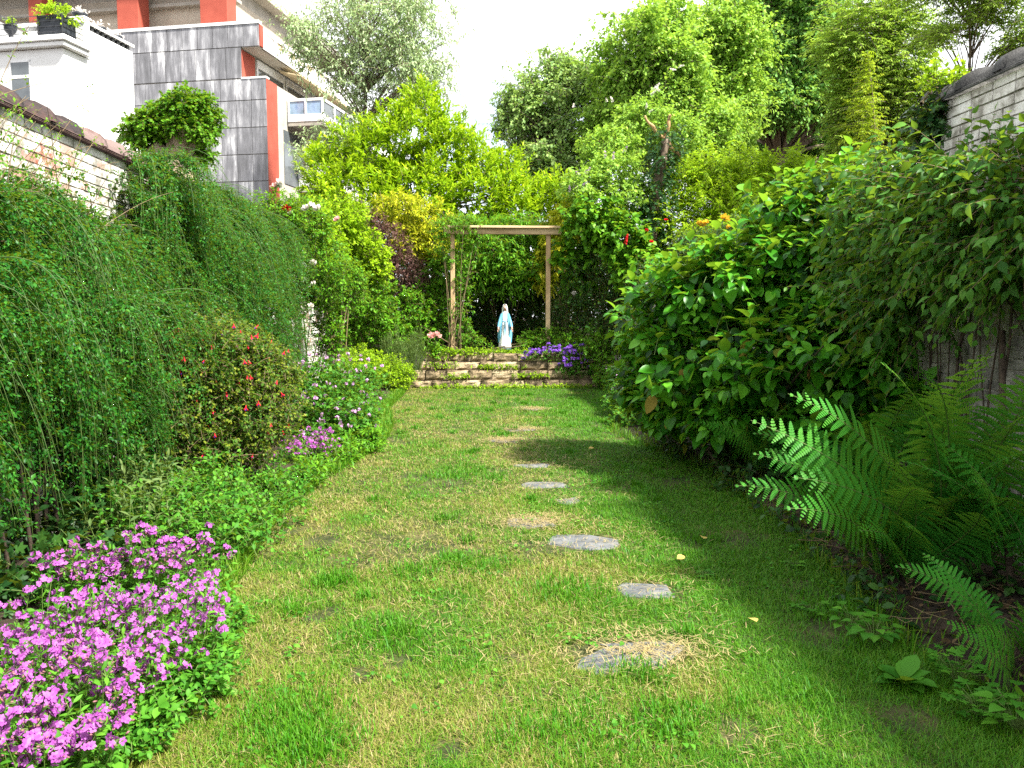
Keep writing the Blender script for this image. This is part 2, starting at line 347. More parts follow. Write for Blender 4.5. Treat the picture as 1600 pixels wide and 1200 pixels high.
G['tree'] = leaf_mat('tree_leaf', [(0.152, 0.295, 0.057), (0.249, 0.451, 0.064), (0.385, 0.587, 0.089)], .4, .45, .3, tw=.4)
G['wood'] = leaf_mat('oak_leaf', [(0.094, 0.227, 0.064), (0.162, 0.363, 0.074), (0.288, 0.529, 0.113)], .35, .45, .3, tw=.4)
G['acacia'] = leaf_mat('acacia_leaf', [(0.172, 0.315, 0.055), (0.288, 0.461, 0.06), (0.424, 0.577, 0.084)], .4, .5, .3, tw=.4)
G['fuchsia'] = leaf_mat('fuchsia_leaf', [(.02, .07, .010), (.06, .14, .014), (.2, .22, .02)], .3, .45, .35, tw=.6)
G['fern'] = leaf_mat('fern_leaf', [(.016, .13, .014), (.045, .24, .024), (.13, .35, .025)], .35, .5, .35, tw=.9)
G['ivy'] = leaf_mat('ivy_leaf', [(.01, .045, .015), (.02, .075, .02), (.05, .12, .03)], .2, .3, .5, tw=.4)
G['herb'] = leaf_mat('herb_leaf', [(.02, .11, .010), (.06, .21, .018), (.13, .34, .03)], .35, .5, .3, tw=.4)
G['feather'] = leaf_mat('needle_leaf', [(.05, .10, .03), (.09, .15, .04), (.14, .2, .06)], .25, .5, .3, tw=.4)
def grass_mat(name, cols, pos):
    m, t, o = newmat(name); a = N(t, "ShaderNodeAttribute", attribute_name="tint"); g = N(t, "ShaderNodeNewGeometry")
    mm = N(t, "ShaderNodeMath", operation='MULTIPLY_ADD'); mm.inputs[1].default_value = .22
    t.links.new(g.outputs['Random Per Island'], mm.inputs[0]); t.links.new(a.outputs['Fac'], mm.inputs[2])
    r = ramp(t, cols, pos); t.links.new(mm.outputs[0], r.inputs['Fac'])
    p = N(t, "ShaderNodeBsdfPrincipled", Roughness=.5); p.inputs['Specular IOR Level'].default_value = .25; t.links.new(r.outputs['Color'], p.inputs['Base Color'])
    tb = N(t, "ShaderNodeBsdfTranslucent"); t.links.new(r.outputs['Color'], tb.inputs['Color'])
    ms = N(t, "ShaderNodeMixShader"); ms.inputs[0].default_value = .35
    t.links.new(p.outputs[0], ms.inputs[1]); t.links.new(tb.outputs[0], ms.inputs[2]); t.links.new(ms.outputs[0], o.inputs[0]); return m
M['grass'] = grass_mat('grass_blade', [(.022, .17, .003), (.085, .23, .008), (.17, .24, .02), (.28, .25, .07), (.42, .34, .16)], [0, .3, .6, .85, 1.0])
def petal(name, c1, c2, tr=.35):
    return leaf_mat(name, [c1, tuple((a + b) / 2 for a, b in zip(c1, c2)), c2], tr, .6, .2, yel=c2, ymix=.5, tw=.3)
P_ = dict(pink=petal('pink_petal', (.32, .055, .34), (.54, .19, .54)), pale=petal('pale_pink_petal', (.42, .2, .46), (.68, .42, .68)),
          red=petal('red_petal', (.5, .004, .01), (.7, .02, .03), .2), white=petal('white_petal', (.75, .66, .6), (.82, .8, .76)),
          rose=petal('rose_petal', (.75, .3, .3), (.8, .55, .5)), yellow=petal('yellow_petal', (.75, .42, .02), (.8, .6, .06)),
          purple=petal('purple_petal', (.16, .05, .45), (.3, .14, .62)), lilac=petal('lilac_petal', (.38, .24, .42), (.6, .42, .6)),
          fred=petal('fuchsia_red', (.5, .01, .02), (.7, .04, .06), .25))

# ------------------------------------------------------------------ object helpers
def thing(name, label, cat, loc=(0, 0, 0), group=None, rotz=0):
    o = bpy.data.objects.new(name, None); COL.objects.link(o); o.location = tuple(float(c) for c in loc); o.rotation_euler = (0, 0, rotz)
    o.empty_display_size = .2; o['label'] = label; o['category'] = cat
    if group: o['group'] = group
    return o
def struct(o): o['kind'] = 'structure'; return o
def put(mesh_or_obj, name, parent, p, rot=(0, 0, 0), sc=1.0):
    """a part at world place p under an unrotated parent; shares its mesh with its siblings"""
    o = bpy.data.objects.new(name, mesh_or_obj); COL.objects.link(o); o.parent = parent
    o.location = [float(p[k] - parent.location[k]) for k in range(3)]; o.rotation_euler = rot; o.scale = (sc, sc, sc); return o

# ------------------------------------------------------------------ ground, lawn
LE = np.array([(0.5, -1.2), (2.83, -1.31), (4.29, -1.38), (6.13, -1.52), (7.5, -1.45), (9.7, -1.09), (11.5, -1.12), (13.7, -1.40), (16, -1.35), (17.75, -1.35)])
RE = np.array([(0.5, 2.2), (3.05, 2.2), (3.53, 2.1), (4.29, 2.2), (5.46, 2.35), (8.1, 2.45), (10.75, 1.95), (12, 2.3), (15, 2.8), (17.75, 3.0)])
def lx(y): return np.interp(y, LE[:, 0], LE[:, 1])
def rx(y): return np.interp(y, RE[:, 0], RE[:, 1])
def vnoise(x, y, sc, seed):
    r = np.random.default_rng(seed).random((128, 128)); X = x * sc + 37.3; Y = y * sc + 51.7
    xi = np.floor(X).astype(int); yi = np.floor(Y).astype(int); fx = X - xi; fy = Y - yi; fx = fx * fx * (3 - 2 * fx); fy = fy * fy * (3 - 2 * fy)
    g = lambda i, j: r[i % 128, j % 128]
    return (g(xi, yi) * (1 - fx) + g(xi + 1, yi) * fx) * (1 - fy) + (g(xi, yi + 1) * (1 - fx) + g(xi + 1, yi + 1) * fx) * fy
def fbm(x, y, sc, seed): return .5 * vnoise(x, y, sc, seed) + .3 * vnoise(x, y, sc * 2.1, seed + 1) + .2 * vnoise(x, y, sc * 4.3, seed + 2)
g = Geo(); g.add([(-400, -100, -.012), (400, -100, -.012), (400, 700, -.012), (-400, 700, -.012)], [np.array([(0, 1, 2, 3)])])
ground = struct(g.build('ground', M['soil'], smooth=False)); ground['label'] = 'dark bare soil of the garden borders beside the lawn'
def grid_sheet(name, ys, xl, xr, nx, zf, mat):
    yy = np.repeat(ys, nx); u = np.tile(np.linspace(0, 1, nx), len(ys)); xx = xl(yy) * (1 - u) + xr(yy) * u
    v = np.stack((xx, yy, zf(xx, yy, u)), -1); i, j = np.meshgrid(np.arange(len(ys) - 1), np.arange(nx - 1), indexing='ij')
    q = np.stack((i * nx + j, i * nx + j + 1, (i + 1) * nx + j + 1, (i + 1) * nx + j), -1).reshape(-1, 4)
    g = Geo(); g.add(v, [q]); return struct(g.build(name, mat))
M['turf'] = solid('turf_base', [(.015, .022, .006), (.045, .055, .014), (.12, .10, .04)], 3.2, .95, .8, 60)
lawn = grid_sheet('lawn', np.linspace(.5, 17.75, 140), lx, rx, 40, lambda x, y, u: .012 * (fbm(x, y, 1.2, 5) - .5) * np.minimum(1, 8 * np.minimum(u, 1 - u)) + .012, M['turf'])
lawn['label'] = 'worn sunny lawn with dry straw patches'
bed_l = grid_sheet('left_bed_soil', np.linspace(.5, 19, 90), lambda y: np.full_like(y, -3.05), lx, 12, lambda x, y, u: .10 * np.sin(u * PI) ** .6 + .05 * fbm(x, y, 3, 9) * np.minimum(1, 6 * (1 - u)), M['soil'])
bed_r = grid_sheet('right_bed_soil', np.linspace(.5, 19, 90), rx, lambda y: np.full_like(y, 3.55), 12, lambda x, y, u: .08 * np.sin(u * PI) ** .6 + .05 * fbm(x, y, 3, 19) * np.minimum(1, 6 * u), M['soil'])
rb = grid_sheet('raised_bed_soil', np.linspace(17.98, 26, 30), lambda y: np.full_like(y, -3.6), lambda y: np.full_like(y, 4.2), 24, lambda x, y, u: .70 + .05 * fbm(x, y, 2, 29) + .02 * (y - 18), M['soil'])

# stepping stones: (px, py, width m, depth m, straw)
STONES = [(985, 1028, .56, .34, 1, 'largest slate stepping stone, half buried in dry straw, nearest the camera'),
          (1012, 926, .34, .26, 0, 'dark sunken slate stepping stone with a soil rim, just beyond the straw covered one'),
          (916, 852, .50, .38, 0, 'broad bare grey slate stepping stone with a pale crack, midway along the lawn'),
          (828, 820, .36, .30, 1, 'small stepping stone almost hidden under pale dry straw'),
          (888, 786, .20, .22, 0, 'smallest square grey stepping stone, right of the line of stones'),
          (850, 760, .50, .30, 0, 'flat wide slate stepping stone with a straw patch on its left'),
          (832, 730, .44, .26, 0, 'pale narrow stepping stone, farthest of the clearly bare grey ones'),
          (790, 691, .36, .3, 1, 'faint worn stepping stone left of the far row, sunk in the grass'),
          (815, 673, .40, .30, 1, 'faint pale stepping stone sunk far up the lawn'),
          (832, 641, .36, .35, 1, 'farthest faint stepping stone, close to the stone wall')]
rng = np.random.default_rng(77); stone_c = []
for px, py, wd, dp, straw, lab in STONES:
    c = gp(px, py); n = 9; an = np.linspace(0, 2 * PI, n, endpoint=False) + rng.normal(0, .2, n)
    r = 1 / np.maximum(np.abs(np.cos(an)), np.abs(np.sin(an))) ** .8 * rng.uniform(.72, 1.15, n)
    th = rng.uniform(-.3, .3); bx = np.cos(an) * r * wd / 2; by = np.sin(an) * r * dp / 2
    X = bx * math.cos(th) - by * math.sin(th); Yq = bx * math.sin(th) + by * math.cos(th)
    top = .019 + rng.normal(0, .003, n)
    v = np.concatenate((np.stack((X * 1.0, Yq, np.full(n, -.03)), -1), np.stack((X * 1.0, Yq, top - .01), -1), np.stack((X * .95, Yq * .95, top), -1), np.stack((X * .5, Yq * .5, top + .003 + rng.normal(0, .003, n)), -1), [(0, 0, .025)]))
    q = np.array([(k * n + i, k * n + (i + 1) % n, (k + 1) * n + (i + 1) % n, (k + 1) * n + i) for k in range(3) for i in range(n)])
    t3 = np.array([(3 * n + i, 3 * n + (i + 1) % n, 4 * n) for i in range(n)])
    gg = Geo(); gg.add(v, [q, t3]); o = gg.build('stepping_stone', M['slate_stone'], loc=(c[0], c[1], 0), smooth=False)
    o['label'] = lab; o['category'] = 'stepping stone'; o['group'] = 'stepping stones in the lawn'; stone_c.append((c[0], c[1], wd, dp, straw))

BARE = [(*gp(px, py)[:2], r) for px, py, r in ((505, 848, .2), (490, 970, .1), (520, 960, .08), (1150, 1150, .12), (1010, 1125, .08), (415, 870, .06), (1290, 985, .12), (560, 1060, .1), (620, 1040, .1), (1420, 1130, .16), (700, 1180, .1))]
# grass blades
def grass():
    rng = np.random.default_rng(3); g = Geo()
    def blades(x, y, ln, wd, tilt, tint, z=.012):
        n = len(x); az = rng.uniform(0, 2 * PI, n); d = np.stack((np.cos(az), np.sin(az), np.zeros(n)), -1)
        side = np.stack((-np.sin(az), np.cos(az), np.zeros(n)), -1); up = np.array((0, 0, 1.0))
        b = np.stack((x, y, np.full(n, z)), -1); ct = np.cos(tilt)[:, None]; st = np.sin(tilt)[:, None]
        m = b + (d * st * .45 + up * ct * .6) * ln[:, None]; e = b + (d * st * 1.0 + up * ct * .82) * ln[:, None]
        w_ = side * wd[:, None] * .5
        v = np.stack((b - w_, b + w_, m + w_ * .8, m - w_ * .8, e), 1)
        o = (np.arange(n) * 5)[:, None]
        g.add(v, [np.array([0, 1, 2, 3]) + o, np.array([3, 2, 4]) + o], 0, np.repeat(tint, 5))
    for y0, y1, dens in ((2.3, 3.6, 26000), (3.6, 5, 18000), (5, 7, 10500), (7, 10, 5200), (10, 14, 3200), (14, 17.75, 2400)):
        n = int((y1 - y0) * 4.2 * dens); y = rng.uniform(y0, y1, n); x = rng.uniform(-1.75, 3.1, n)
        k = (x > lx(y) - .1) & (x < rx(y) + .05); x, y = x[k], y[k]
        bare = fbm(x, y, 1.9, 71) > .63 + .1 * rng.random(len(x)); keep = ~(bare & (rng.random(len(x)) < .72))
        for sx, sy, sw, sd, stw in stone_c:
            q = ((x - sx) / (sw * .50)) ** 2 + ((y - sy) / (sd * .50)) ** 2 + .5 * (fbm(x, y, 9, 66) - .5)
            keep &= ~((q < .95) & (rng.random(len(x)) < .955)) & ~((q < 1.7) & (rng.random(len(x)) < .3 * (1 + stw)))
        for qx, qy, qr in BARE: keep &= ~((np.hypot(x - qx, (y - qy) * .8) < .75 * qr * (.6 + .8 * rng.random(len(x)))) & (rng.random(len(x)) < .85))
        x, y = x[keep], y[keep]; n = len(x)
        dn = .45 * fbm(x, y, .8, 41) + .55 * fbm(x, y, 2.6, 45); edge = np.clip((x - .5) / 1.2, 0, 1)
        dry = np.clip((dn - .42) * 2.6 + .28 - .8 * edge + .35 * np.clip((-.3 - x) / 1.2, 0, 1) - .1 * np.clip((y - 12) / 5, 0, 1), 0, .95)
        isd = rng.random(n) < dry * .85 + .05 * (1 - edge) + .01
        tint = np.where(isd, rng.uniform(.45, .9, n), rng.uniform(0, .25, n) + .28 * dry)
        far = np.clip((y - 3) / 10, 0, 1)
        ln = rng.uniform(.025, .06, n) * (1 + .25 * (vnoise(x, y, 2.2, 13) > .62)) ; wd = rng.uniform(.0018, .0036, n) * (1 + 1.8 * far)
        tilt = np.clip(rng.normal(.95, .35, n) + .3 * isd, .1, 1.5); blades(x, y, ln, wd, tilt, tint)
    # lusher tufts
    tf = [(gp(*p)[0], gp(*p)[1], r, m) for p, r, m in (((450, 1130), .25, 1100), ((640, 900), .2, 320), ((740, 890), .3, 420), ((520, 915), .15, 500), ((1050, 1130), .2, 500), ((1000, 1060), .15, 300), ((600, 1000), .2, 500), ((720, 740), .5, 400), ((480, 1180), .2, 1200), ((1320, 960), .25, 500), ((880, 930), .3, 700), ((900, 1160), .3, 700))]
    for _ in range(90):
        y = rng.uniform(2.6, 16); x = rng.uniform(lx(y), rx(y)); tf.append((x, y, rng.uniform(.05, .14), int(rng.uniform(40, 130))))
    for x, y, r, m in tf:
        rr = r * rng.normal(0, .5, (m, 2)); blades(x + rr[:, 0], y + rr[:, 1], rng.uniform(.05, .105, m), rng.uniform(.0025, .005, m) * (1 + y / 12), np.clip(rng.normal(.55, .3, m), .05, 1.3), rng.uniform(0, .16, m))
    # long grass along the border edges
    for ex, n, sgn in ((lx, 11000, -1), (rx, 2600, 1)):
        y = rng.uniform(2.3, 17.6, n) ** 1.0; x = ex(y) + sgn * np.abs(rng.normal(0, .13, n)) - sgn * .05
        blades(x, y, rng.uniform(.07, .19, n), rng.uniform(.003, .006, n) * (1 + y / 14), np.clip(rng.normal(.6, .35, n), .05, 1.3), rng.uniform(0, .45, n), z=.02)
    # dry straw clippings lying about, thick over the buried stones
    n = 10000; y = rng.uniform(2.5, 13, n) ** 1; x = rng.uniform(-1.5, 1.4, n); k = fbm(x, y, 1.1, 88) > .5; x, y = x[k], y[k]; n = len(x)
    blades(x, y, rng.uniform(.04, .09, n), rng.uniform(.002, .0032, n) * (1 + y / 10), rng.uniform(1.25, 1.55, n), rng.uniform(.75, 1.15, n), z=.03)
    for sx, sy, sw, sd, stw in stone_c:
        m = 900 if stw else 200; q = rng.normal(0, .42 if stw else .6, (m, 2)) * (sw, sd)
        if stw and sw > .5: q[:, 0] = q[:, 0] * .75 + .10
        blades(sx + q[:, 0], sy + q[:, 1], rng.uniform(.03, .08, m), rng.uniform(.002, .0035, m) * (1 + sy / 12), rng.uniform(1.3, 1.55, m), rng.uniform(.8, 1.2, m), z=.038)
    o = g.build('grass', M['grass'], smooth=False); o['kind'] = 'stuff'; o['label'] = 'short trodden grass of the lawn, green mixed with dry straw'
grass()

# ------------------------------------------------------------------ garden walls
def brick_wall(name, label, x0, x1, segs, mat, tile, seed, face):
    """segs: (y0, y1, height); x0 < x1; face is the garden side x"""
    rng = np.random.default_rng(seed); root = thing(name, label, 'garden wall', ((x0 + x1) / 2, segs[0][0], 0))
    gb = Geo(); gc = Geo(); gm = Geo(); sgn = 1 if face == x1 else -1
    for y0, y1, h in segs:
        gm.box((x0 + .012, y0 + .012, -.1), (x1 - .012, y1 - .012, h))
        z = 0; row = 0
        while z < h - .01:
            bh = .062; y = y0 + (0 if row % 2 else -.11)
            while y < y1 - .02:
                L = .215 if rng.random() > .12 else .105
                a, b = max(y, y0), min(y + L, y1)
                if b - a > .03:
                    pr = rng.normal(0, .0025); fx = face + sgn * pr
                    gb.box((min(fx, face - sgn * .05), a, z), (max(fx, face - sgn * .05), b, min(z + bh, h)), 0, .0014, rng)
                y += L + .011
            z += .074; row += 1
        # end faces of the higher piece, bricks showing
        for k in range(int(h / .074)):
            for ye, s in ((y0, -1), (y1, 1)):
                gb.box((x0 + .005, min(ye, ye + s * .006), k * .074), (x1 - .06, max(ye, ye + s * .006), k * .074 + .062), 0, .001, rng)
        # coping: flat clay slips under half-round ridge tiles
        cx = (x0 + x1) / 2; hw = (x1 - x0) / 2
        gc.box((x0 - .05, y0, h + .002), (x1 + .05, y1 + (.1 if sgn < 0 else 0), h + .028), 0, 0, rng, .006)
        y = y0
        while y < y1 + (.12 if sgn < 0 else 0):
            L = .42; n = 9; ys = np.array((y, y + L * .86, y + L * .87, y + L + .03)); rr = np.array((hw + .015, hw + .022, hw + .05, hw + .05))
            an = np.linspace(0, PI, n); P = []; zz = h + .03 + rng.normal(0, .006); dx = rng.normal(0, .008)
            for yy, r in zip(ys, rr):
                for rq in (r, r - .022): P += [(cx + dx + rq * math.cos(t), yy, zz + .78 * rq * math.sin(t)) for t in an]
            P = np.array(P); q = []
            for k in range(3):
                o0, o1 = k * 2 * n, (k + 1) * 2 * n
                for i in range(n - 1): q += [(o0 + i, o0 + i + 1, o1 + i + 1, o1 + i), (o0 + n + i, o1 + n + i, o1 + n + i + 1, o0 + n + i + 1)]
            for i in range(n - 1): q += [(i, n + i, n + i + 1, i + 1), (6 * n + i, 6 * n + i + 1, 7 * n + i + 1, 7 * n + i)]
            gc.add(P, [np.array(q)]); y += L
    gm.build('mortar_core', M['mortar'], root, smooth=False); gb.build('brick_face', mat, root, smooth=False); gc.build('coping', tile, root, smooth=True); return root
M['mortar'] = solid('lime_mortar', [(.2, .19, .16), (.4, .38, .34)], 6, .95, .5)
brick_wall('brick_wall', 'tall whitewashed brick wall with red bricks showing and dark clay ridge tiles, left of the garden', -3.28, -3.0, [(1.0, 18.0, 2.95)], M['brick_l'], M['clay'], 11, -3.0)
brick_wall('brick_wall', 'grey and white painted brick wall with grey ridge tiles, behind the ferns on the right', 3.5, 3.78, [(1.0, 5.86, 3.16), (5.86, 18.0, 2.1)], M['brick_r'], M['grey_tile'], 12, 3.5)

# ------------------------------------------------------------------ dry stone wall
def stone_wall():
    rng = np.random.default_rng(21); root = thing('stone_wall', 'low stepped sandstone wall carrying the raised bed with the statue', 'stone wall', (.8, 17.75, 0))
    courses = [(0, .19, 17.62, -1.33, 3.05), (.19, .40, 17.70, -1.20, 2.95), (.40, .59, 17.78, -1.10, 2.9), (.59, .775, 17.82, -.95, 2.6)]
    for ci, (z0, z1, yf, xa, xb) in enumerate(courses):
        g = Geo(); x = xa
        while x < xb - .05:
            L = rng.uniform(.26, .62); e = min(x + L, xb)
            dy = rng.normal(0, .02) + (.10 if ci >= 2 and (x < .02 or 1.32 < x < 1.6) else 0)
            nx, nz, ny = 6, 4, 3
            # a rough pillow block: grid box pushed in at its edges
            lo = np.array((x + .006, yf + dy, z0 + .006)); hi = np.array((e - .006, yf + .42, z1 - .004 + rng.normal(0, .006)))
            faces = []; V = []
            def patch(f, n1, n2):
                o = len(V)
                for i in range(n1 + 1):
                    for j in range(n2 + 1):
                        u, v_ = i / n1, j / n2; p = f(u, v_); V.append(p)
                for i in range(n1):
                    for j in range(n2): faces.append((o + i * (n2 + 1) + j, o + (i + 1) * (n2 + 1) + j, o + (i + 1) * (n2 + 1) + j + 1, o + i * (n2 + 1) + j + 1))
            sd = rng.uniform(0, 50)
            def bulge(u, v_):
                e_ = min(u, 1 - u, v_, 1 - v_); return -.028 * (1 - min(1, e_ * 4)) ** 2
            D = hi - lo
            patch(lambda u, v_: lo + D * (u, 0, v_) - (0, bulge(u, v_) * 1.0 + .014 * math.sin(9 * u + sd) * math.sin(7 * v_ + sd) + .008 * math.sin(23 * u + sd * 3), 0), nx, nz)
            patch(lambda u, v_: lo + D * (u, v_, 1) + (0, 0 if v_ > 0 else .02, -.01 if v_ == 0 else .006 * math.sin(11 * u + sd)), nx, ny)
            patch(lambda u, v_: lo + D * (0, v_, u) + (.0, .028 if v_ == 0 else 0, 0), nz, ny); patch(lambda u, v_: lo + D * (1, u, v_) + (0, .028 if u == 0 else 0, 0), ny, nz)
            g.add(np.array(V), [np.array(faces)]); x = e
        g.build('stone_course', M['sand'], root, smooth=False)
stone_wall()

# ------------------------------------------------------------------ timber arch
def arch():
    A, B = at(708, 543, 18.35), at(856, 535, 18.35); zt = at(780, 356, 18.35)[2]
    root = thing('timber_arch', 'plain weathered timber arch of two posts and a top beam framing the statue', 'garden arch', ((A[0] + B[0]) / 2, 18.35, .72))
    for p, yy in ((A, 18.35), (B, 18.35)):
        g = Geo(); g.box((p[0] - .05, yy - .05, .4), (p[0] + .05, yy + .05, zt - .14), 0, 0, None, .008); g.build('post', M['wood'], root, smooth=False)
    for yy, dz, xa, xb in ((18.265, 0, -.19, .33), (18.435, .035, -.15, .30)):
        g = Geo(); z0 = zt - .155 + dz
        v0 = A[0] + xa; v1 = B[0] + xb
        g.box((v0, yy - .03, z0), (v1, yy + .03, z0 + .15), 0, 0, None, .006); g.build('beam', M['wood_beam'], root, smooth=False)
    g = Geo(); g.box((A[0] - .12, 18.15, zt - .02), (B[0] + .25, 18.232, zt + .03), 0, 0, None, .006); g.build('top_rail', M['wood_beam'], root, smooth=False)
arch()

# ------------------------------------------------------------------ statue
def statue():
    c = at(789, 546, 18.5); root = thing('statue', 'painted statue of a veiled woman in white robe and blue cloak under the arch', 'statue', c)
    H = 1.06; m_blue = solid('blue_paint', [(.09, .33, .52), (.18, .46, .64)], 9, .5, .2); m_robe = solid('robe_paint', [(.62, .66, .66), (.78, .78, .75)], 9, .55, .2)
    m_skin = solid('face_paint', [(.42, .25, .19), (.52, .33, .25)], 9, .5, 0); m_hair = solid('hair_paint', [(.09, .05, .035), (.16, .09, .06)], 20, .6, .2); m_base = solid('base_paint', [(.03, .08, .08), (.1, .18, .17)], 9, .6, .2)
    m_sash = solid('sash_paint', [(.2, .42, .6), (.3, .5, .66)], 9, .5, 0)
    def loft(rings, ns, mi, name, nf=0, amp=0, a0=0, a1=2 * PI, closed=True, ph=0):
        g = Geo(); v = []; n = ns if closed else ns + 1
        for (z, x, y, rx_, ry_) in rings:
            for i in range(n):
                a = a0 + (a1 - a0) * i / ns; f = 1 + amp * math.sin(nf * a + ph + z * 2) * min(1, max(0, (.95 - z) * 2))
                v.append((x + rx_ * f * math.cos(a), y + ry_ * f * math.sin(a), z))
        q = []
        for k in range(len(rings) - 1):
            for i in range(ns if closed else n - 1):
                j = (i + 1) % n; q.append((k * n + i, k * n + j, (k + 1) * n + j, (k + 1) * n + i))
        fs = [np.array(q)]
        if closed: fs += [np.array([list(range(n))[::-1]]), np.array([[(len(rings) - 1) * n + i for i in range(n)]])]
        g.add(np.array(v), fs); return g.build(name, mi, root, loc=(0, 0, 0))
    loft([(-.03, 0, 0, .15, .13), (0.03, 0, 0, .145, .125), (.06, 0, 0, .12, .10)], 24, m_base, 'plinth')
    loft([(.04, 0, 0, .15, .12), (.1, 0, 0, .14, .11), (.3, 0, .0, .118, .095), (.5, 0, .01, .098, .08), (.6, 0, .01, .085, .07), (.66, 0, .01, .075, .062), (.74, 0, .008, .085, .066), (.81, 0, .01, .085, .06), (.86, 0, .012, .045, .04), (.88, 0, .012, .03, .03)], 40, m_robe, 'robe', 11, .07)
    # cloak: open at the front, wide at the lowered arms
    loft([(.16, 0, .03, .152, .10), (.3, 0, .03, .162, .105), (.45, 0, .03, .165, .105), (.56, 0, .025, .152, .10), (.66, 0, .02, .128, .09), (.76, 0, .015, .105, .078), (.83, 0, .012, .085, .066), (.88, 0, .012, .05, .045)], 40, m_blue, 'cloak', 13, .05, -PI / 2 + .56, 1.5 * PI - .56, False)
    # sleeves hanging from the lowered forearms
    for s in (-1, 1):
        g = Geo(); P = np.array([(s * .07, 0, .82), (s * .10, -.01, .72), (s * .128, -.04, .61), (s * .148, -.075, .52)]); g.tubes(P, np.array((.03, .036, .037, .034)), 12, 0); g.build('sleeve', m_blue, root, loc=(0, 0, 0))
        g = Geo(); g.tubes(np.array([(s * .15, -.085, .53), (s * .156, -.105, .485), (s * .16, -.118, .45)]), np.array((.017, .021, .015)), 8, cap=True)
        for k in range(4): g.tubes(np.array([(s * (.152 + .007 * k), -.112 - .003 * k, .455), (s * (.154 + .007 * k), -.122, .425 - .004 * abs(k - 1)), (s * (.155 + .007 * k), -.127, .405 - .005 * abs(k - 1))]), np.array((.006, .005, .0035)), 5, cap=True)
        g.tubes(np.array([(s * .148, -.12, .475), (s * .140, -.135, .455), (s * .139, -.14, .44)]), np.array((.006, .006, .004)), 5, cap=True); g.build('hand', m_skin, root, loc=(0, 0, 0))
    # neck and face
    g = Geo(); n1, n2 = 16, 20; v = []
    for i in range(n1 + 1):
        th = PI * i / n1
        for j in range(n2):
            a = 2 * PI * j / n2; x = .044 * math.sin(th) * math.cos(a); y = .05 * math.sin(th) * math.sin(a); z = .063 * math.cos(th)
            if z < 0: x *= 1 + z * 4; y *= 1 + z * 1.5
            fr = max(0, -math.sin(a)) ** 8 * math.sin(th)
            y -= fr * (.012 * math.exp(-((z + .006) / .014) ** 2) + .004 * math.exp(-((z + .034) / .006) ** 2)) - .004 * math.exp(-((abs(x) - .016) / .007) ** 2 - ((z - .008) / .007) ** 2) * (y < 0)
            v.append((x, y - .002, z + .955))
    q = np.array([(i * n2 + j, i * n2 + (j + 1) % n2, (i + 1) * n2 + (j + 1) % n2, (i + 1) * n2 + j) for i in range(n1) for j in range(n2)])
    g.add(np.array(v), [q]); g.tubes(np.array([(0, .006, .86), (0, .004, .92)]), np.array((.026, .024)), 10); head = g.build('head', m_skin, root, loc=(0, 0, 0))
    loft([(.84, 0, .016, .058, .045), (.9, 0, .014, .054, .05), (.96, 0, .012, .052, .056), (1.0, 0, .01, .047, .052), (1.022, 0, .008, .028, .03)], 24, m_hair, 'hair', 0, 0, -PI / 2 + .85, 1.5 * PI - .85, False)
    loft([(.80, 0, .014, .098, .066), (.86, 0, .014, .072, .056), (.92, 0, .014, .066, .062), (.97, 0, .012, .06, .064), (1.01, 0, .01, .05, .058), (1.04, 0, .006, .028, .036), (1.05, 0, .004, .004, .005)], 28, m_robe, 'veil', 9, .02, -PI / 2 + .62, 1.5 * PI - .62, False)
    loft([(.635, 0, .01, .081, .068), (.65, 0, .01, .082, .069), (.668, 0, .01, .079, .066)], 28, m_sash, 'sash', 0, 0)
    g = Geo()
    for dx in (-.012, .016): g.box((dx - .012, -.098, .30 + abs(dx)), (dx + .012, -.084, .645), 0, 0, None, .003)
    g.build('sash_tail', m_sash, root, loc=(0, 0, 0))
statue()

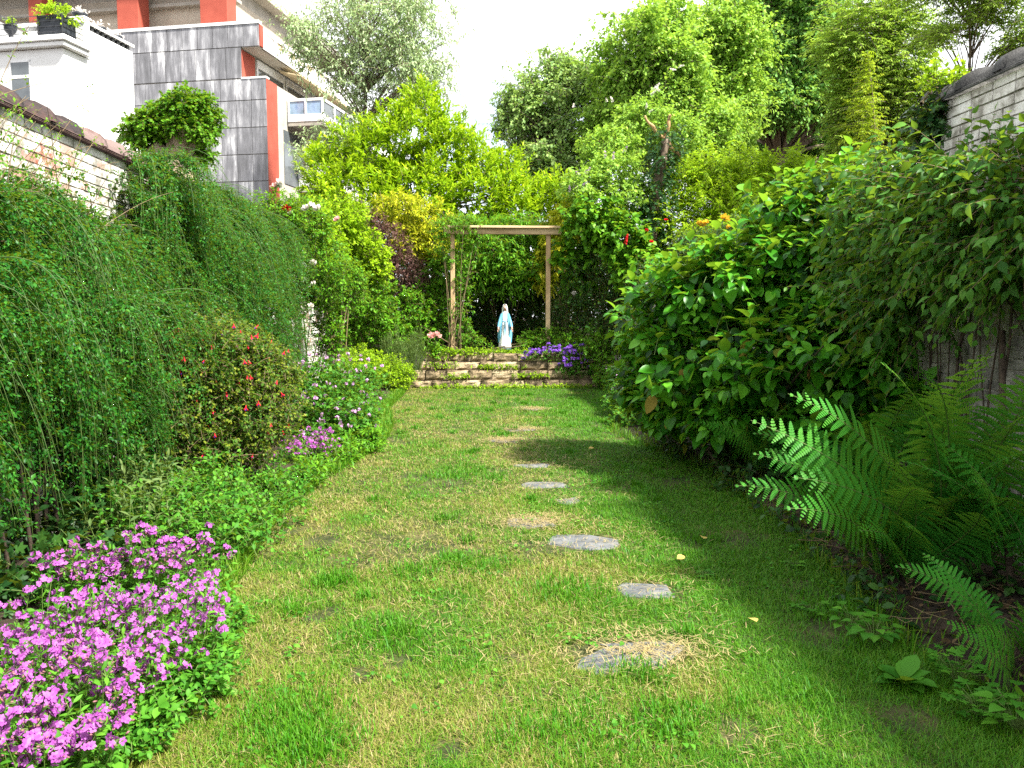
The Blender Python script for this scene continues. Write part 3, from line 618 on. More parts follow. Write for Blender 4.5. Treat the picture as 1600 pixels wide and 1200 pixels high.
# ------------------------------------------------------------------ buildings
ROT = -math.radians(13.3)
def apartment():
    c = at(415, 494, 36.0); root = thing('apartment_building', 'grey slate clad apartment block with red brick piers and white balconies', 'apartment building', (c[0], c[1], 0), rotz=ROT)
    Z = lambda py: at(400, py, 36.0)[2]
    X = lambda px: (px - 415) * .0288 / .985
    B = lambda g, name, mat, sm=False: g.build(name, mat, root, smooth=sm, loc=(0, 0, 0))
    g = Geo(); g.box((-22, .06, 0), (.27, 9, Z(123))); g.box((-22, .07, Z(123) + .003), (X(386) - .02, 14, Z(40))); B(g, 'core_wall', M['concrete'])
    rng = np.random.default_rng(5); g = Geo()            # slate panels hung in rows
    zs = [0, 1.3, 2.6, 3.9, 5.1, 6.3, 7.45, 8.6, 9.75, 10.9, Z(122)]
    for z0, z1 in zip(zs[:-1], zs[1:]):
        x = .30
        while x > -14:
            wd = .72; g.box((x - wd + .02, 0, z0 + .035), (x - .002, .06, z1 - .002), 0, .002, rng); x -= wd
    for z0, z1, xr in ((Z(122) + .02, Z(72), X(386)), (Z(72), Z(36), 0)):
        x = xr
        while x > -14:
            wd = .72; g.box((x - wd + .02, 0.004, z0 + .035), (x - .002, .064, z1 - .002), 0, .002, rng); x -= wd
    B(g, 'slate_cladding', M['slate'])
    g = Geo(); g.box((-14, -.03, Z(36)), (.04, .25, Z(31))); g.box((X(386), -.02, Z(122) - .0), (.31, .3, Z(119))); B(g, 'parapet_cap', M['white_metal'])
    for lo, hi in (((.272, .012, 0), (.32, 1.0, Z(122) - .03)), ((X(386) - .01, .07, Z(120)), (X(386) + .02, 1.25, Z(74))), ((X(174), .5, Z(60)), (X(210), 1.3, 20)), ((X(313), .5, Z(60)), (X(357), 1.3, 20)), ((-.01, .07, Z(71)), (.06, .35, Z(37))), ((X(20), .5, Z(60)), (X(44), 1.3, 20))):
        g = Geo(); g.box(lo, hi, 0, 0, None, .01); B(g, 'brick_pier', M['red_brick'])
    g = Geo(); g.box((-22, 2.0, Z(45)), (X(330), 12, 16.3)); B(g, 'upper_wall', M['beige_render'])
    g = Geo(); g.box((-22, 1.6, 15.72), (X(357) - .1, 2.0, 15.86)); B(g, 'wall_ledge', M['concrete'])
    g = Geo(); g.box((-22, .1, 16.9), (X(352), 16, 17.25)); g.box((-22, 2.0, 16.3), (X(330), 12, 16.898)); B(g, 'roof_slab', M['concrete'])
    # upper balcony
    b = thing_part(root, 'balcony')
    g = Geo(); g.box((X(386) + .025, .07, Z(72)), (-.004, 15, Z(72) + .18)); B2(g, 'balcony_slab', M['concrete'], b)
    g = Geo(); g.box((-.06, .36, Z(72) + .0), (.05, 15, Z(72) + .42)); g.box((-.06, .36, Z(45)), (.05, 15, Z(39)))
    for k in range(14): g.box((-.05, .4 + k * 1.05, Z(72) + .42), (.04, .62 + k * 1.05, Z(45)))
    B2(g, 'railing', M['white_metal'], b)
    for k in range(4): g = Geo(); g.box((-.03, 1.7 + k * 1.6, Z(72) + .44), (.0, 2.3 + k * 1.6, Z(72) + .8)); B2(g, 'balcony_screen', M['awning'], b)
    g = Geo(); P = [(X(386) + .3, 3.0, Z(78)), (X(386) + .3, 9.5, Z(78)), (.55, 9.5, Z(88)), (.55, 3.0, Z(88))]
    g.add(np.array(P + [(p[0], p[1], p[2] + .05) for p in P]), [np.array([(3, 2, 1, 0), (4, 5, 6, 7), (0, 1, 5, 4), (1, 2, 6, 5), (2, 3, 7, 6), (3, 0, 4, 7)])]); B(g, 'awning', M['awning'])
    # window band behind it
    for k in range(4):
        y0 = 1.4 + k * 2.9; f = Geo(); x = X(386) - .005
        f.box((x, y0, Z(76) - .32), (x + .08, y0 + 2.7, Z(76))); f.box((x, y0, Z(118)), (x + .05, y0 + .08, Z(76) - .32)); f.box((x, y0 + 2.6, Z(118)), (x + .05, y0 + 2.7, Z(76) - .32)); f.box((x, y0, Z(119)), (x + .05, y0 + 2.7, Z(117)))
        w_ = B(f, 'window', M['white_metal']); p = Geo(); p.box((x - .004, y0 + .083, Z(117) + .003), (x + .02, y0 + 2.597, Z(76) - .323)); B2(p, 'pane', M['glass'], w_)
    # lower balcony with glass front
    b = thing_part(root, 'balcony')
    g = Geo(); g.box((.325, 2.0, Z(181)), (2.0, 15, Z(174))); B2(g, 'balcony_slab', M['concrete'], b)
    g = Geo(); z0, z1 = Z(174), Z(136)
    g.box((.33, 1.98, z1 - .12), (2.03, 2.06, z1)); g.box((.33, 1.98, z0 + .0), (2.03, 2.06, z0 + .32))
    for x in (.33, 1.15, 1.95): g.box((x, 1.975, z0), (x + .08, 2.065, z1))
    g.box((1.95, 2.07, z1 - .12), (2.03, 15, z1)); g.box((1.95, 2.07, z0), (2.03, 15, z0 + .32))
    for k in range(10): g.box((1.945, 3.3 + k * 1.2, z0), (2.035, 3.4 + k * 1.2, z1))
    B2(g, 'railing', M['white_metal'], b)
    g = Geo(); g.box((.413, 2.01, z0 + .323), (1.147, 2.03, z1 - .123)); g.box((1.233, 2.01, z0 + .323), (1.947, 2.03, z1 - .123)); B2(g, 'glass_panel', M['blue_glass'], b)
    g = Geo(); g.box((1.97, 2.2, z0 + .323), (1.99, 14.9, z1 - .123)); B2(g, 'glass_panel', M['glass'], b)
    b = thing_part(root, 'balcony')
    g = Geo(); g.box((.325, 3.0, Z(284)), (1.8, 15, Z(276))); B2(g, 'balcony_slab', M['concrete'], b)
    g = Geo(); g.box((.33, 2.98, Z(276)), (1.83, 3.06, Z(240))); g.box((1.75, 3.06, Z(276)), (1.83, 15, Z(240))); B2(g, 'railing', M['white_metal'], b)
    g = Geo()
    for k in range(4): g.box((.272, 1.6 + k * 2.6, 7.6), (.30, 3.6 + k * 2.6, 10.0)); g.box((.272, 1.6 + k * 2.6, 4.4), (.30, 3.6 + k * 2.6, 6.9))
    B(g, 'balcony_door', M['glass'])
def thing_part(root, name):
    o = bpy.data.objects.new(name, None); COL.objects.link(o); o.parent = root; return o
def B2(g, name, mat, par):
    o = g.build(name, mat, None, smooth=False); o.parent = par; return o
apartment()
def white_house():
    c = at(118, 494, 22.0); root = thing('white_house', 'white rendered house with a roof terrace, cornice and small grey window', 'house', (c[0], c[1], 0), rotz=ROT)
    Z = lambda py: at(100, py, 22.0)[2]
    ZP = at(150, 33, 22.9)[2]
    B = lambda g, name, mat: g.build(name, mat, root, smooth=False, loc=(0, 0, 0))
    g = Geo(); g.box((-9, 0, 0), (0, 2.85, Z(75))); B(g, 'wall', M['white_render'])
    g = Geo(); g.box((-9.2, -.14, Z(74)), (.14, .83, Z(66)), 0, 0, None, .02); g.box((-9.2, -.2, Z(66) + .002), (.2, .83, Z(57)), 0, 0, None, .02); B(g, 'cornice', M['white_render'])
    g = Geo(); g.box((-2, .84, Z(75) + .003), (-.004, 2.85, ZP - .21)); B(g, 'parapet', M['white_render'])
    g = Geo(); g.box((-2, .80, ZP - .07), (.03, 2.9, ZP)); 
    B(g, 'parapet_rail', M['white_metal'])
    g = Geo()
    for k in range(9): g = Geo(); g.box((-.12, .92 + k * .215, ZP - .209), (-.02, 1.02 + k * .215, ZP - .072)); B(g, 'rail_bracket', M['dark_metal'])
    g = Geo(); g.box((-.6, .835, Z(75)), (.02, 1.02, ZP + .11), 0, 0, None, .01); B(g, 'parapet_pier', M['white_render'])
    g = Geo(); g.box((-1.2, 2.86, 0), (.0, 4.2, Z(146))); g.box((-1.2, 2.86, Z(146) + .003), (.16, 4.4, Z(138))); B(g, 'rear_wing', M['white_render'])
    # window
    x0, x1 = -1.62, -.98; zw = Z(90) - 8.72; f = Geo()
    for lo, hi in (((x0, -.012, 7.55), (x0 + .05, .03, 8.72)), ((x1 - .05, -.012, 7.55), (x1, .03, 8.72)), ((x0, -.012, 8.67), (x1, .03, 8.72)), ((x0, -.014, 8.26), (x1, .03, 8.34)), ((x0 - .06, -.06, 7.47), (x1 + .06, .03, 7.55))): f.box(np.array(lo) + (0, 0, zw), np.array(hi) + (0, 0, zw))
    w_ = B(f, 'window', M['white_metal']); p = Geo(); p.box((x0 + .05, -.006, 7.55 + zw), (x1 - .05, .002, 8.67 + zw)); B2(p, 'pane', M['glass'], w_)
    # terrace railing
    g = Geo(); zt = Z(57)
    for z in (.14, .28, .42, .56): g.box((-5, .02, zt + z), (-.02, .035, zt + z + .012)); g.box((-.02, .05, zt + z), (-.005, .8, zt + z + .012))
    for x in (-5, -3.8, -2.6, -1.5, -.75, -.03): g.box((x, .015, zt), (x + .02, .04, zt + .6))
    B(g, 'railing', M['dark_metal'])
    # dormer behind the terrace
    g = Geo(); V = np.array([(-6.5, 1.6, zt), (-1.95, 1.6, zt), (-1.95, 1.6, zt + .55), (-3.3, 1.6, zt + 1.15), (-6.5, 1.6, zt + 1.15)]); V2 = V + (0, 1.2, 0)
    g.add(np.concatenate((V, V2)), [np.array([(0, 1, 2, 3, 4)]), np.array([(9, 8, 7, 6, 5)]), np.array([(0, 5, 6, 1), (1, 6, 7, 2), (2, 7, 8, 3), (3, 8, 9, 4), (4, 9, 5, 0)])]); d = B(g, 'dormer', M['white_render'])
    g = Geo(); V = np.array([(-1.75, 1.45, zt + .5), (-3.25, 1.45, zt + 1.2), (-3.25, 1.45, zt + 1.32), (-1.75, 1.45, zt + .62)]); g.add(np.concatenate((V, V + (0, 1.5, 0))), [np.array([(0, 3, 2, 1), (4, 5, 6, 7), (0, 1, 5, 4), (1, 2, 6, 5), (2, 3, 7, 6), (3, 0, 4, 7)])]); B2(g, 'dormer_roof', M['grey_tile'], d)
    return c, zt, ZP
WH, WHZ, WHP = white_house()
def whloc(x, y, z):
    return np.array((WH[0] + x * math.cos(ROT) - y * math.sin(ROT), WH[1] + x * math.sin(ROT) + y * math.cos(ROT), z))

# ------------------------------------------------------------------ plants
def plant(name, label, cat, B, mat, T, size, nsh, L, nleaf, kind='alt', ang=.9, droop=.25, grav=.25, out_=.6, up=.5, rnd=.5, shell=(.45, 1.05), rough=.25, back=.5,
          seed=0, base=None, stem_mat='twig', twig_r=.003, twigs=1.0, group=None, tip=.8, nstem=None, stem_r=.014, nup=.8, zmin=.05, wid=None, foliage='foliage', t0=.12):
    rng = np.random.default_rng(seed); B = np.asarray(B, float)
    if base is None: base = (B[:, 0].mean(), B[:, 1].mean(), max(0.0, (B[:, 2] - B[:, 5]).min()))
    root = thing(name, label, cat, base, group)
    p, o = blob_pts(rng, B, nsh, shell, rough, back, zmin)
    d = o * out_ + rng.normal(0, rnd, o.shape); d[:, 2] += up; d = nrm(d)
    Ls = L * rng.uniform(.6, 1.3, len(p))
    st = p - d * Ls[:, None] * .6
    (lp, la, ln, ls, lt), path = shoots(rng, st, d, Ls, nleaf, size, kind, ang, droop, grav, nup, t0=t0, tipsize=tip)
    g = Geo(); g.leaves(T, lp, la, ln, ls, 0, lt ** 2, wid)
    if twigs > 0:
        k = rng.random(len(path)) < twigs; g.tubes(path[k], np.linspace(1, .4, path.shape[1]) * twig_r, 3, 1)
    g.build(foliage, [mat, M[stem_mat]], root)
    if nstem is None: nstem = max(3, min(14, 2 * len(B)))
    if nstem:
        gs = Geo(); P = []
        for k in range(nstem):
            b = B[k % len(B)]; e = b[:3] + rng.normal(0, .35, 3) * b[3:]; s0 = np.array(base) + np.array((rng.normal(0, .12), rng.normal(0, .12), -.05))
            if e[2] < s0[2] + .1: e[2] = s0[2] + .2
            mid = (s0 + e) / 2 + np.array((rng.normal(0, .1), rng.normal(0, .1), .15 * abs(e[2] - s0[2]))); P.append(bez(s0, mid, e, 8))
        gs.tubes(np.array(P), np.linspace(1, .35, 8) * stem_r, 6); gs.build('stems', M[stem_mat], root)
    return root, (p + d * Ls[:, None] * .3, d, o)

def tree(name, label, base, tr, B, mat, T, size, nsh, L, nleaf, seed, bark='bark', group=None, top=None, flat=False, trunk_h=None, **kw):
    rng = np.random.default_rng(seed); B = np.asarray(B, float); base = np.asarray(base, float); root = thing(name, label, 'tree', base, group)
    cen = (B[:, :3] * B[:, 3:4] ** 2).sum(0) / (B[:, 3:4] ** 2).sum(); topz = (B[:, 2] + .6 * B[:, 5]).max()
    tp = np.array((cen[0], cen[1], topz)) if top is None else np.asarray(top, float)
    trunk = bez(base - (0, 0, .1), (base + tp) / 2 + (rng.normal(0, .05) * (topz - base[2]), 0, .12 * (topz - base[2])), tp, 14)
    g = Geo(); g.tubes(trunk, np.linspace(1, .12, 14) ** 1.1 * tr, 10)
    P = []; R = []
    for b in B:
        for q in range(kw.get('limbs', 2)):
            e = b[:3] + (rng.normal(0, .45, 3) * b[3:] if q else 0); z = min(e[2] - .15 * (topz - base[2]), e[2] - .4)
            k = int(np.clip(np.searchsorted(trunk[:, 2], z), 2, 11)); s0 = trunk[k]
            P.append(bez(s0, (s0 + e) / 2 + np.array((0, 0, .12 * np.linalg.norm(e - s0))), e, 9)); R.append(np.linspace(.42 if not q else .25, .06, 9) * tr * (1 - .05 * k))
    g.tubes(np.array(P), np.array(R), 6)
    g.build('trunk', M[bark], root)
    p, o = blob_pts(rng, B, nsh, kw.get('shell', (.25, 1.08)), kw.get('rough', .35), kw.get('back', .5), base[2])
    d = o * kw.get('out_', .6) + rng.normal(0, kw.get('rnd', .5), o.shape); d[:, 2] += kw.get('up', .25)
    if flat: d[:, 2] *= .25
    d = nrm(d); Ls = L * rng.uniform(.6, 1.3, len(p))
    (lp, la, ln, ls, lt), path = shoots(rng, p - d * Ls[:, None] * .5, d, Ls, nleaf, size, kw.get('kind', 'alt'), kw.get('ang', .9), kw.get('droop', .25), kw.get('grav', .2), kw.get('nup', .8), t0=.1)
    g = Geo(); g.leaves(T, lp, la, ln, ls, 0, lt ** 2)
    k = rng.random(len(path)) < kw.get('twigs', .5); g.tubes(path[k], np.linspace(1, .4, 5) * kw.get('twig_r', .008), 3, 1)
    g.build('crown', [mat, M[bark]], root); return root

def crown_blobs(rng, cx, cy, Y, rpx, rpy, depth, n, r0=.3, r1=.48, fill=5):
    """an uneven crown: n clumps spread through the outline ellipse seen in the photograph, given real depth"""
    n = int(n * 1.7); r0 *= .74; r1 *= .78
    C = at(cx, cy, Y); R = np.array((rpx * Y / F, depth, rpy * Y / F)); out_ = []
    for i in range(fill):
        d = nrm(rng.normal(size=3)); out_.append((*(C + d * .4 * R), *(R * rng.uniform(.34, .46))))
    for i in range(n):
        d = nrm(rng.normal(size=3)); q = rng.random() ** .45 * .78; r = rng.uniform(r0, r1)
        out_.append((*(C + d * q * R), *(R * r * rng.uniform(.8, 1.25, 3))))
    return np.array(out_)

rg = np.random.default_rng(101)
# --- far trees
def gz(p, z=0.0): return (p[0], p[1], z)
tree('willow_tree', 'tall pale silvery green tree beside the apartment balconies', gz(at(560, 300, 32)), .15,
     np.concatenate((crown_blobs(rg, 590, 50, 32, 128, 140, 2.6, 30, .2, .36, 0), crown_blobs(rg, 535, 230, 32, 45, 60, 1.4, 8, .3, .5), crown_blobs(rg, 660, 130, 31.5, 55, 60, 1.6, 8), crown_blobs(rg, 480, 60, 31, 35, 55, 1.2, 5), crown_blobs(rg, 478, 240, 31, 26, 42, 1.0, 5, .3, .5, 1))),
     G['willow'], T_LAN, .17, 3000, .9, 10, 31, rough=.75, shell=(.3, 1.35), limbs=1, twigs=.6, twig_r=.012, droop=.5)
tree('airy_tree', 'loose feathery green tree with sky showing through, left of the big leafy tree', gz(at(880, 300, 28)), .2,
     np.concatenate((crown_blobs(rg, 855, 175, 28, 100, 100, 1.8, 22, .2, .36, 1), crown_blobs(rg, 800, 190, 28, 50, 60, 1.4, 7, .2, .38, 0), crown_blobs(rg, 900, 120, 28, 50, 60, 1.5, 7), crown_blobs(rg, 860, 260, 27, 70, 50, 1.5, 8))),
     G['airy'], T_OVA, .14, 2600, .7, 10, 32, rough=.5, twigs=.8, twig_r=.01)
tree('leafy_tree', 'big bright green leafy tree rising behind the ivy clad stump', gz(at(1020, 300, 26)), .3,
     np.concatenate((crown_blobs(rg, 1020, 110, 26, 95, 115, 2.3, 24, .26, .42), crown_blobs(rg, 1075, 200, 26, 70, 80, 2, 12), crown_blobs(rg, 960, 200, 26, 55, 70, 1.8, 8))),
     G['tree'], T_OVA, .15, 5600, .6, 10, 33, rough=.6, shell=(.2, 1.28), twig_r=.01)
tree('broad_tree', 'pale yellowish green tree just right of the big leafy tree', gz(at(1120, 300, 30)), .28,
     np.concatenate((crown_blobs(rg, 1120, 115, 30, 85, 115, 2.3, 22, .26, .42), crown_blobs(rg, 1130, 220, 29, 50, 60, 1.8, 7))), G['tree'], T_OVA, .16, 4400, .6, 10, 34, rough=.6, shell=(.2, 1.28), twig_r=.01)
tree('wood_tree', 'dark deep green tree with shaded trunk space below, right of centre', gz(at(1235, 300, 34)), .4,
     np.concatenate((crown_blobs(rg, 1220, 55, 34, 125, 125, 3, 34, .26, .4), crown_blobs(rg, 1200, 165, 34, 75, 45, 2.4, 10), crown_blobs(rg, 1300, 150, 34.5, 75, 60, 2.4, 10), crown_blobs(rg, 1250, 225, 38, 110, 40, 1.5, 10))), G['wood'], T_OVA, .2, 5200, .8, 10, 35, rough=.6, shell=(.2, 1.28), twig_r=.012)
tree('acacia_tree', 'layered light green tree left of the right hand wall end', gz(at(1400, 320, 25)), .26,
     np.concatenate((crown_blobs(rg, 1375, 85, 25, 95, 120, 2, 24, .24, .42), crown_blobs(rg, 1420, 190, 25, 75, 70, 2, 12), crown_blobs(rg, 1330, 190, 25.5, 50, 70, 1.6, 8))), G['acacia'], T_NAR, .17, 4300, .75, 14, 36, rough=.6, shell=(.2, 1.28), flat=True, kind='flat', twig_r=.01, droop=.1)
tree('garden_tree', 'dark branched tree showing sky gaps above the right hand wall', gz((10.6, 17.0, 0)), .06,
     np.concatenate((crown_blobs(rg, 1540, 25, 16, 75, 38, 1.4, 11, .2, .38, 0), crown_blobs(rg, 1475, 40, 16, 40, 45, 1.2, 6, .2, .36, 0), crown_blobs(rg, 1590, 60, 16, 45, 40, 1.2, 7), crown_blobs(rg, 1500, -60, 16, 160, 60, 1.8, 14))), G['acacia'], T_NAR, .11, 3000, .5, 12, 37, limbs=1, rough=.5, flat=True, kind='flat', twig_r=.008, droop=.1)
tree('golden_tree', 'slender pale yellow green young tree in front of the dark wood', gz(at(1352, 330, 21)), .07,
     np.array([bl(1354, 95, 21, 9, 22, .2), bl(1352, 130, 21, 16, 22, .3), bl(1350, 165, 21, 24, 20, .4), bl(1352, 200, 21, 28, 20, .45), bl(1350, 235, 21, 32, 22, .5)]), G['yellowish'], T_NAR, .10, 420, .4, 12, 38, flat=True, kind='flat', shell=(.0, 1.1), twig_r=.006)
tree('woodland_tree', 'dim dark tree filling the gap low behind the yellow green hedge', gz(at(1290, 300, 40)), .3,
     np.concatenate((crown_blobs(rg, 1200, 215, 42, 90, 30, 2, 9), crown_blobs(rg, 1330, 215, 40, 110, 45, 2, 10), crown_blobs(rg, 1180, 280, 38, 130, 40, 2, 10))), G['dark'], T_OVA, .3, 2600, .9, 10, 39, rough=.4)

# pollarded tree beyond the left wall
def pollard():
    b = at(275, 300, 12.0); root = thing('pollard_tree', 'stubby pollarded tree with thick knobbly trunk behind the left wall', 'tree', gz(b)); rng = np.random.default_rng(40)
    g = Geo(); t0 = np.array(gz(b)); fork = at(272, 255, 12); P = [bez(t0, (t0 + fork) / 2 + (.05, 0, 0), fork, 9)]; R = [np.linspace(.36, .30, 9)]
    for px, py, yy, r in ((300, 195, 12, .15), (322, 190, 12.1, .11), (235, 225, 11.9, .13), (250, 205, 12.2, .13), (285, 190, 11.8, .12), (315, 240, 12.1, .1)):
        e = at(px, py, yy); P.append(bez(fork - (0, 0, .12), (fork + e) / 2 + np.array((0, 0, -.06)), e, 9)); R.append(np.linspace(r * 1.6, r * .9, 9))
    P = np.array(P); P = P + rng.normal(0, .012, P.shape); R = np.array(R) * rng.uniform(.9, 1.12, (len(R), 9)); g.tubes(P, R, 12, cap=True); g.build('trunk', M['pale_bark'], root)
    B = np.array([bl(300, 165, 12, 38, 22, .38), bl(322, 190, 12.1, 26, 24, .32), bl(255, 180, 12, 32, 20, .34), bl(215, 205, 11.9, 28, 24, .34), bl(240, 215, 12.0, 26, 22, .28), bl(318, 240, 12.1, 20, 16, .22), bl(280, 165, 11.8, 26, 22, .3), bl(275, 195, 11.7, 26, 16, .2), bl(310, 200, 11.8, 20, 20, .2), bl(230, 190, 11.8, 26, 22, .3)])
    p, o = blob_pts(rng, B, 1300, (.3, 1.05), .4, .6); d = nrm(o + rng.normal(0, .4, o.shape)); (lp, la, ln, ls, lt), path = shoots(rng, p - d * .1, d, .18, 8, .065, 'alt', grav=.3)
    g = Geo(); g.leaves(T_LOB, lp, la, ln, ls, 0, lt ** 2); g.tubes(path, np.linspace(1, .4, 5) * .004, 3, 1); g.build('crown', [G['green'], M['twig']], root)
pollard()

# --- end hedge and middle shrubs
tree('bay_tree', 'rounded yellow green bay tree rising above the arch in the centre', gz(at(660, 420, 22), .7), .14,
     np.array([bl(655, 175, 22, 42, 42, .8), bl(640, 225, 22, 78, 52, 1.3), bl(700, 250, 22, 70, 55, 1.3), bl(585, 250, 22, 60, 55, 1.2), bl(560, 310, 21.6, 78, 60, 1.3), bl(650, 310, 21.3, 90, 60, 1.2), bl(740, 310, 21.5, 75, 55, 1.2), bl(790, 290, 22, 42, 45, 1.), bl(805, 330, 21.5, 50, 45, 1.), bl(505, 270, 22, 28, 40, .8), bl(855, 340, 21.5, 40, 40, .8), bl(870, 300, 21.6, 26, 26, .6)]),
     G['bay'], T_LAN, .17, 3600, .42, 11, 41, bark='twig', shell=(.5, 1.08), up=.9, out_=.7, rnd=.35, droop=.0, ang=.75, twigs=.4, rough=.3)
plant('evergreen_shrub', 'dark shrub making the shadowed hollow behind the statue', 'shrub', [bl(790, 500, 21, 85, 70, .5), bl(850, 480, 20.8, 60, 70, .6), bl(720, 490, 20.8, 60, 70, .6), bl(800, 400, 21, 110, 55, .7), bl(700, 400, 20.8, 60, 60, .7)],
      G['dark'], T_OVA, .09, 1500, .35, 10, seed=42, zmin=.75, base=(1.0, 20.9, .75))
plant('yew_hedge', 'dense dark green hedge closing the far end of the garden', 'hedge', [(x, 23.2, z, 1.0, .7, .9) for x in np.arange(-4.2, 7.3, 1.15) for z in (1.4, 2.6, 3.5)], G['dark'], T_OVA, .17, 4500, .4, 10, seed=140, base=(1.5, 23.2, .7), shell=(.1, 1.05), back=.3, nstem=12)
plant('overhanging_shrub', 'bright green shrub hanging over the statue, framed by the arch', 'shrub', [bl(770, 395, 19.7, 55, 32, .8), bl(815, 420, 19.6, 38, 28, .7), bl(745, 425, 19.8, 35, 30, .7), bl(795, 440, 19.6, 35, 20, .5), bl(790, 360, 20, 80, 24, .8)],
      G['green'], T_LAN, .13, 1300, .38, 10, seed=43, droop=.35, up=.1, base=(.95, 20.6, .75), nstem=5, zmin=1.6)
plant('golden_shrub', 'golden yellow leaved shrub left of the arch', 'shrub', [bl(655, 340, 19.6, 45, 34, .6), bl(620, 325, 19.8, 40, 26, .6), bl(680, 375, 19.4, 28, 28, .5), bl(640, 375, 19.3, 26, 26, .4)],
      G['gold'], T_LAN, .12, 700, .36, 10, seed=44, base=(-1.4, 19.6, .75), zmin=1.5)
plant('purple_shrub', 'dark purple leaved shrub with small leaves in the left back corner', 'shrub', [bl(605, 375, 18.8, 34, 34, .5), bl(580, 350, 18.9, 26, 28, .45), bl(630, 410, 18.7, 24, 28, .4), bl(600, 450, 18.9, 34, 40, .4), bl(650, 430, 19, 26, 30, .4)],
      G['purple'], T_OVA, .05, 750, .3, 10, seed=45, base=(-1.9, 18.9, .3), stem_mat='dark_stem')
plant('mixed_shrub', 'dense small leaved green shrub below the purple leaved one', 'shrub', [bl(560, 470, 17.6, 50, 55, .7), bl(620, 480, 18.6, 50, 40, .5), bl(670, 490, 18.9, 38, 45, .4), bl(530, 420, 17.5, 40, 50, .6), bl(590, 520, 18, 45, 38, .5), bl(690, 430, 19.1, 28, 50, .35)],
      G['green'], T_OVA, .075, 2000, .34, 10, seed=46, base=(-2.2, 18.2, .1), shell=(.55, 1.06))
plant('tall_shrub', 'fresh green shrub between the roses and the bay tree', 'shrub', [bl(530, 350, 16.8, 50, 40, .7), bl(480, 350, 15.5, 40, 36, .6), bl(575, 400, 17.2, 35, 40, .5), bl(510, 400, 16, 35, 40, .5)],
      G['lime'], T_OVA, .085, 1400, .34, 10, seed=47, base=(-2.6, 16.5, .1), up=.7)
plant('golden_shrub', 'golden shrub with hanging yellow leaves behind the right post of the arch', 'shrub', [bl(885, 345, 19.4, 32, 28, .5), bl(862, 385, 19.3, 24, 30, .4), bl(850, 425, 19.4, 18, 28, .35), bl(905, 320, 19.6, 22, 18, .4)],
      G['gold'], T_LAN, .14, 520, .34, 10, seed=48, base=(2.3, 19.5, .75), droop=.7, up=.1, zmin=1.2)
r_lil, tips = plant('flowering_vine', 'heart leaved green vine with red blooms right of the arch', 'vine', [bl(930, 340, 17.9, 48, 38, .5), bl(975, 370, 17.6, 40, 40, .5), bl(900, 390, 18.4, 32, 40, .4), bl(905, 440, 18.6, 30, 30, .35), bl(1000, 420, 17.4, 40, 40, .5)],
      G['green'], T_HRT, .13, 620, .36, 9, seed=49, base=(3.0, 18.6, .5), droop=.5, stem_mat='dark_stem')
plant('dark_shrub', 'dark small leaved shrub under the heart leaved vine', 'shrub', [bl(930, 450, 18.2, 55, 55, .5), bl(890, 500, 18.8, 40, 42, .4), bl(970, 500, 17.8, 45, 60, .5), bl(1010, 450, 17, 40, 50, .5)],
      G['dark'], T_OVA, .06, 1500, .3, 10, seed=50, base=(3.0, 18.3, .4), shell=(.5, 1.05))
r_bl, tb = plant('blossom_shrub', 'pale green climbing shrub with lilac flowers above the heart leaved vine', 'shrub', [bl(915, 290, 19, 40, 30, .6), bl(960, 270, 19.2, 45, 36, .6), bl(990, 310, 18.6, 40, 34, .5), bl(950, 230, 20, 50, 34, .6), bl(1060, 210, 20, 40, 34, .6), bl(1010, 190, 20.5, 50, 40, .6)],
      G['tree'], T_OVA, .10, 1500, .4, 10, seed=51, base=(3.4, 19.4, .7), up=.3)
r_hedge, th_ = plant('yellow_green_hedge', 'broad sunlit yellow green hedge in front of the dark wood', 'hedge', [bl(1110, 270, 19, 55, 34, .8), bl(1170, 275, 18.6, 55, 36, .8), bl(1235, 270, 18, 50, 36, .8), bl(1060, 290, 19, 36, 36, .7), bl(1130, 315, 18.2, 60, 30, .7), bl(1200, 315, 17.5, 60, 30, .7), bl(1290, 280, 17, 40, 34, .7), bl(1250, 350, 16, 60, 50, .7), bl(1120, 390, 17, 60, 60, .7), bl(1060, 350, 18.5, 50, 50, .7), bl(1180, 360, 17, 60, 50, .7), bl(1165, 300, 19.5, 50, 40, .6), bl(1200, 300, 19.2, 50, 40, .6), bl(1120, 330, 19, 50, 40, .6)],
      G['lime'], T_LAN, .12, 3800, .4, 11, seed=52, base=(5.6, 18.5, .2), kind='flat', ang=.8, rough=.4)
plant('arch_climber', 'twining climber wrapped round the left post and beam end of the arch', 'climbing plant', [bl(715, 345, 18.35, 32, 14, .25), bl(700, 385, 18.4, 16, 30, .2), bl(740, 365, 18.35, 16, 22, .2), bl(724, 430, 18.4, 13, 40, .15), bl(722, 500, 18.4, 16, 42, .2), bl(690, 360, 18.4, 14, 20, .2), bl(722, 350, 18.05, 22, 9, .1)],
      G['green'], T_LAN, .09, 430, .3, 8, seed=53, base=tuple(at(708, 543, 18.25)), droop=.5, shell=(.3, 1.2), nstem=10, zmin=.8, stem_r=.009, rough=.4)

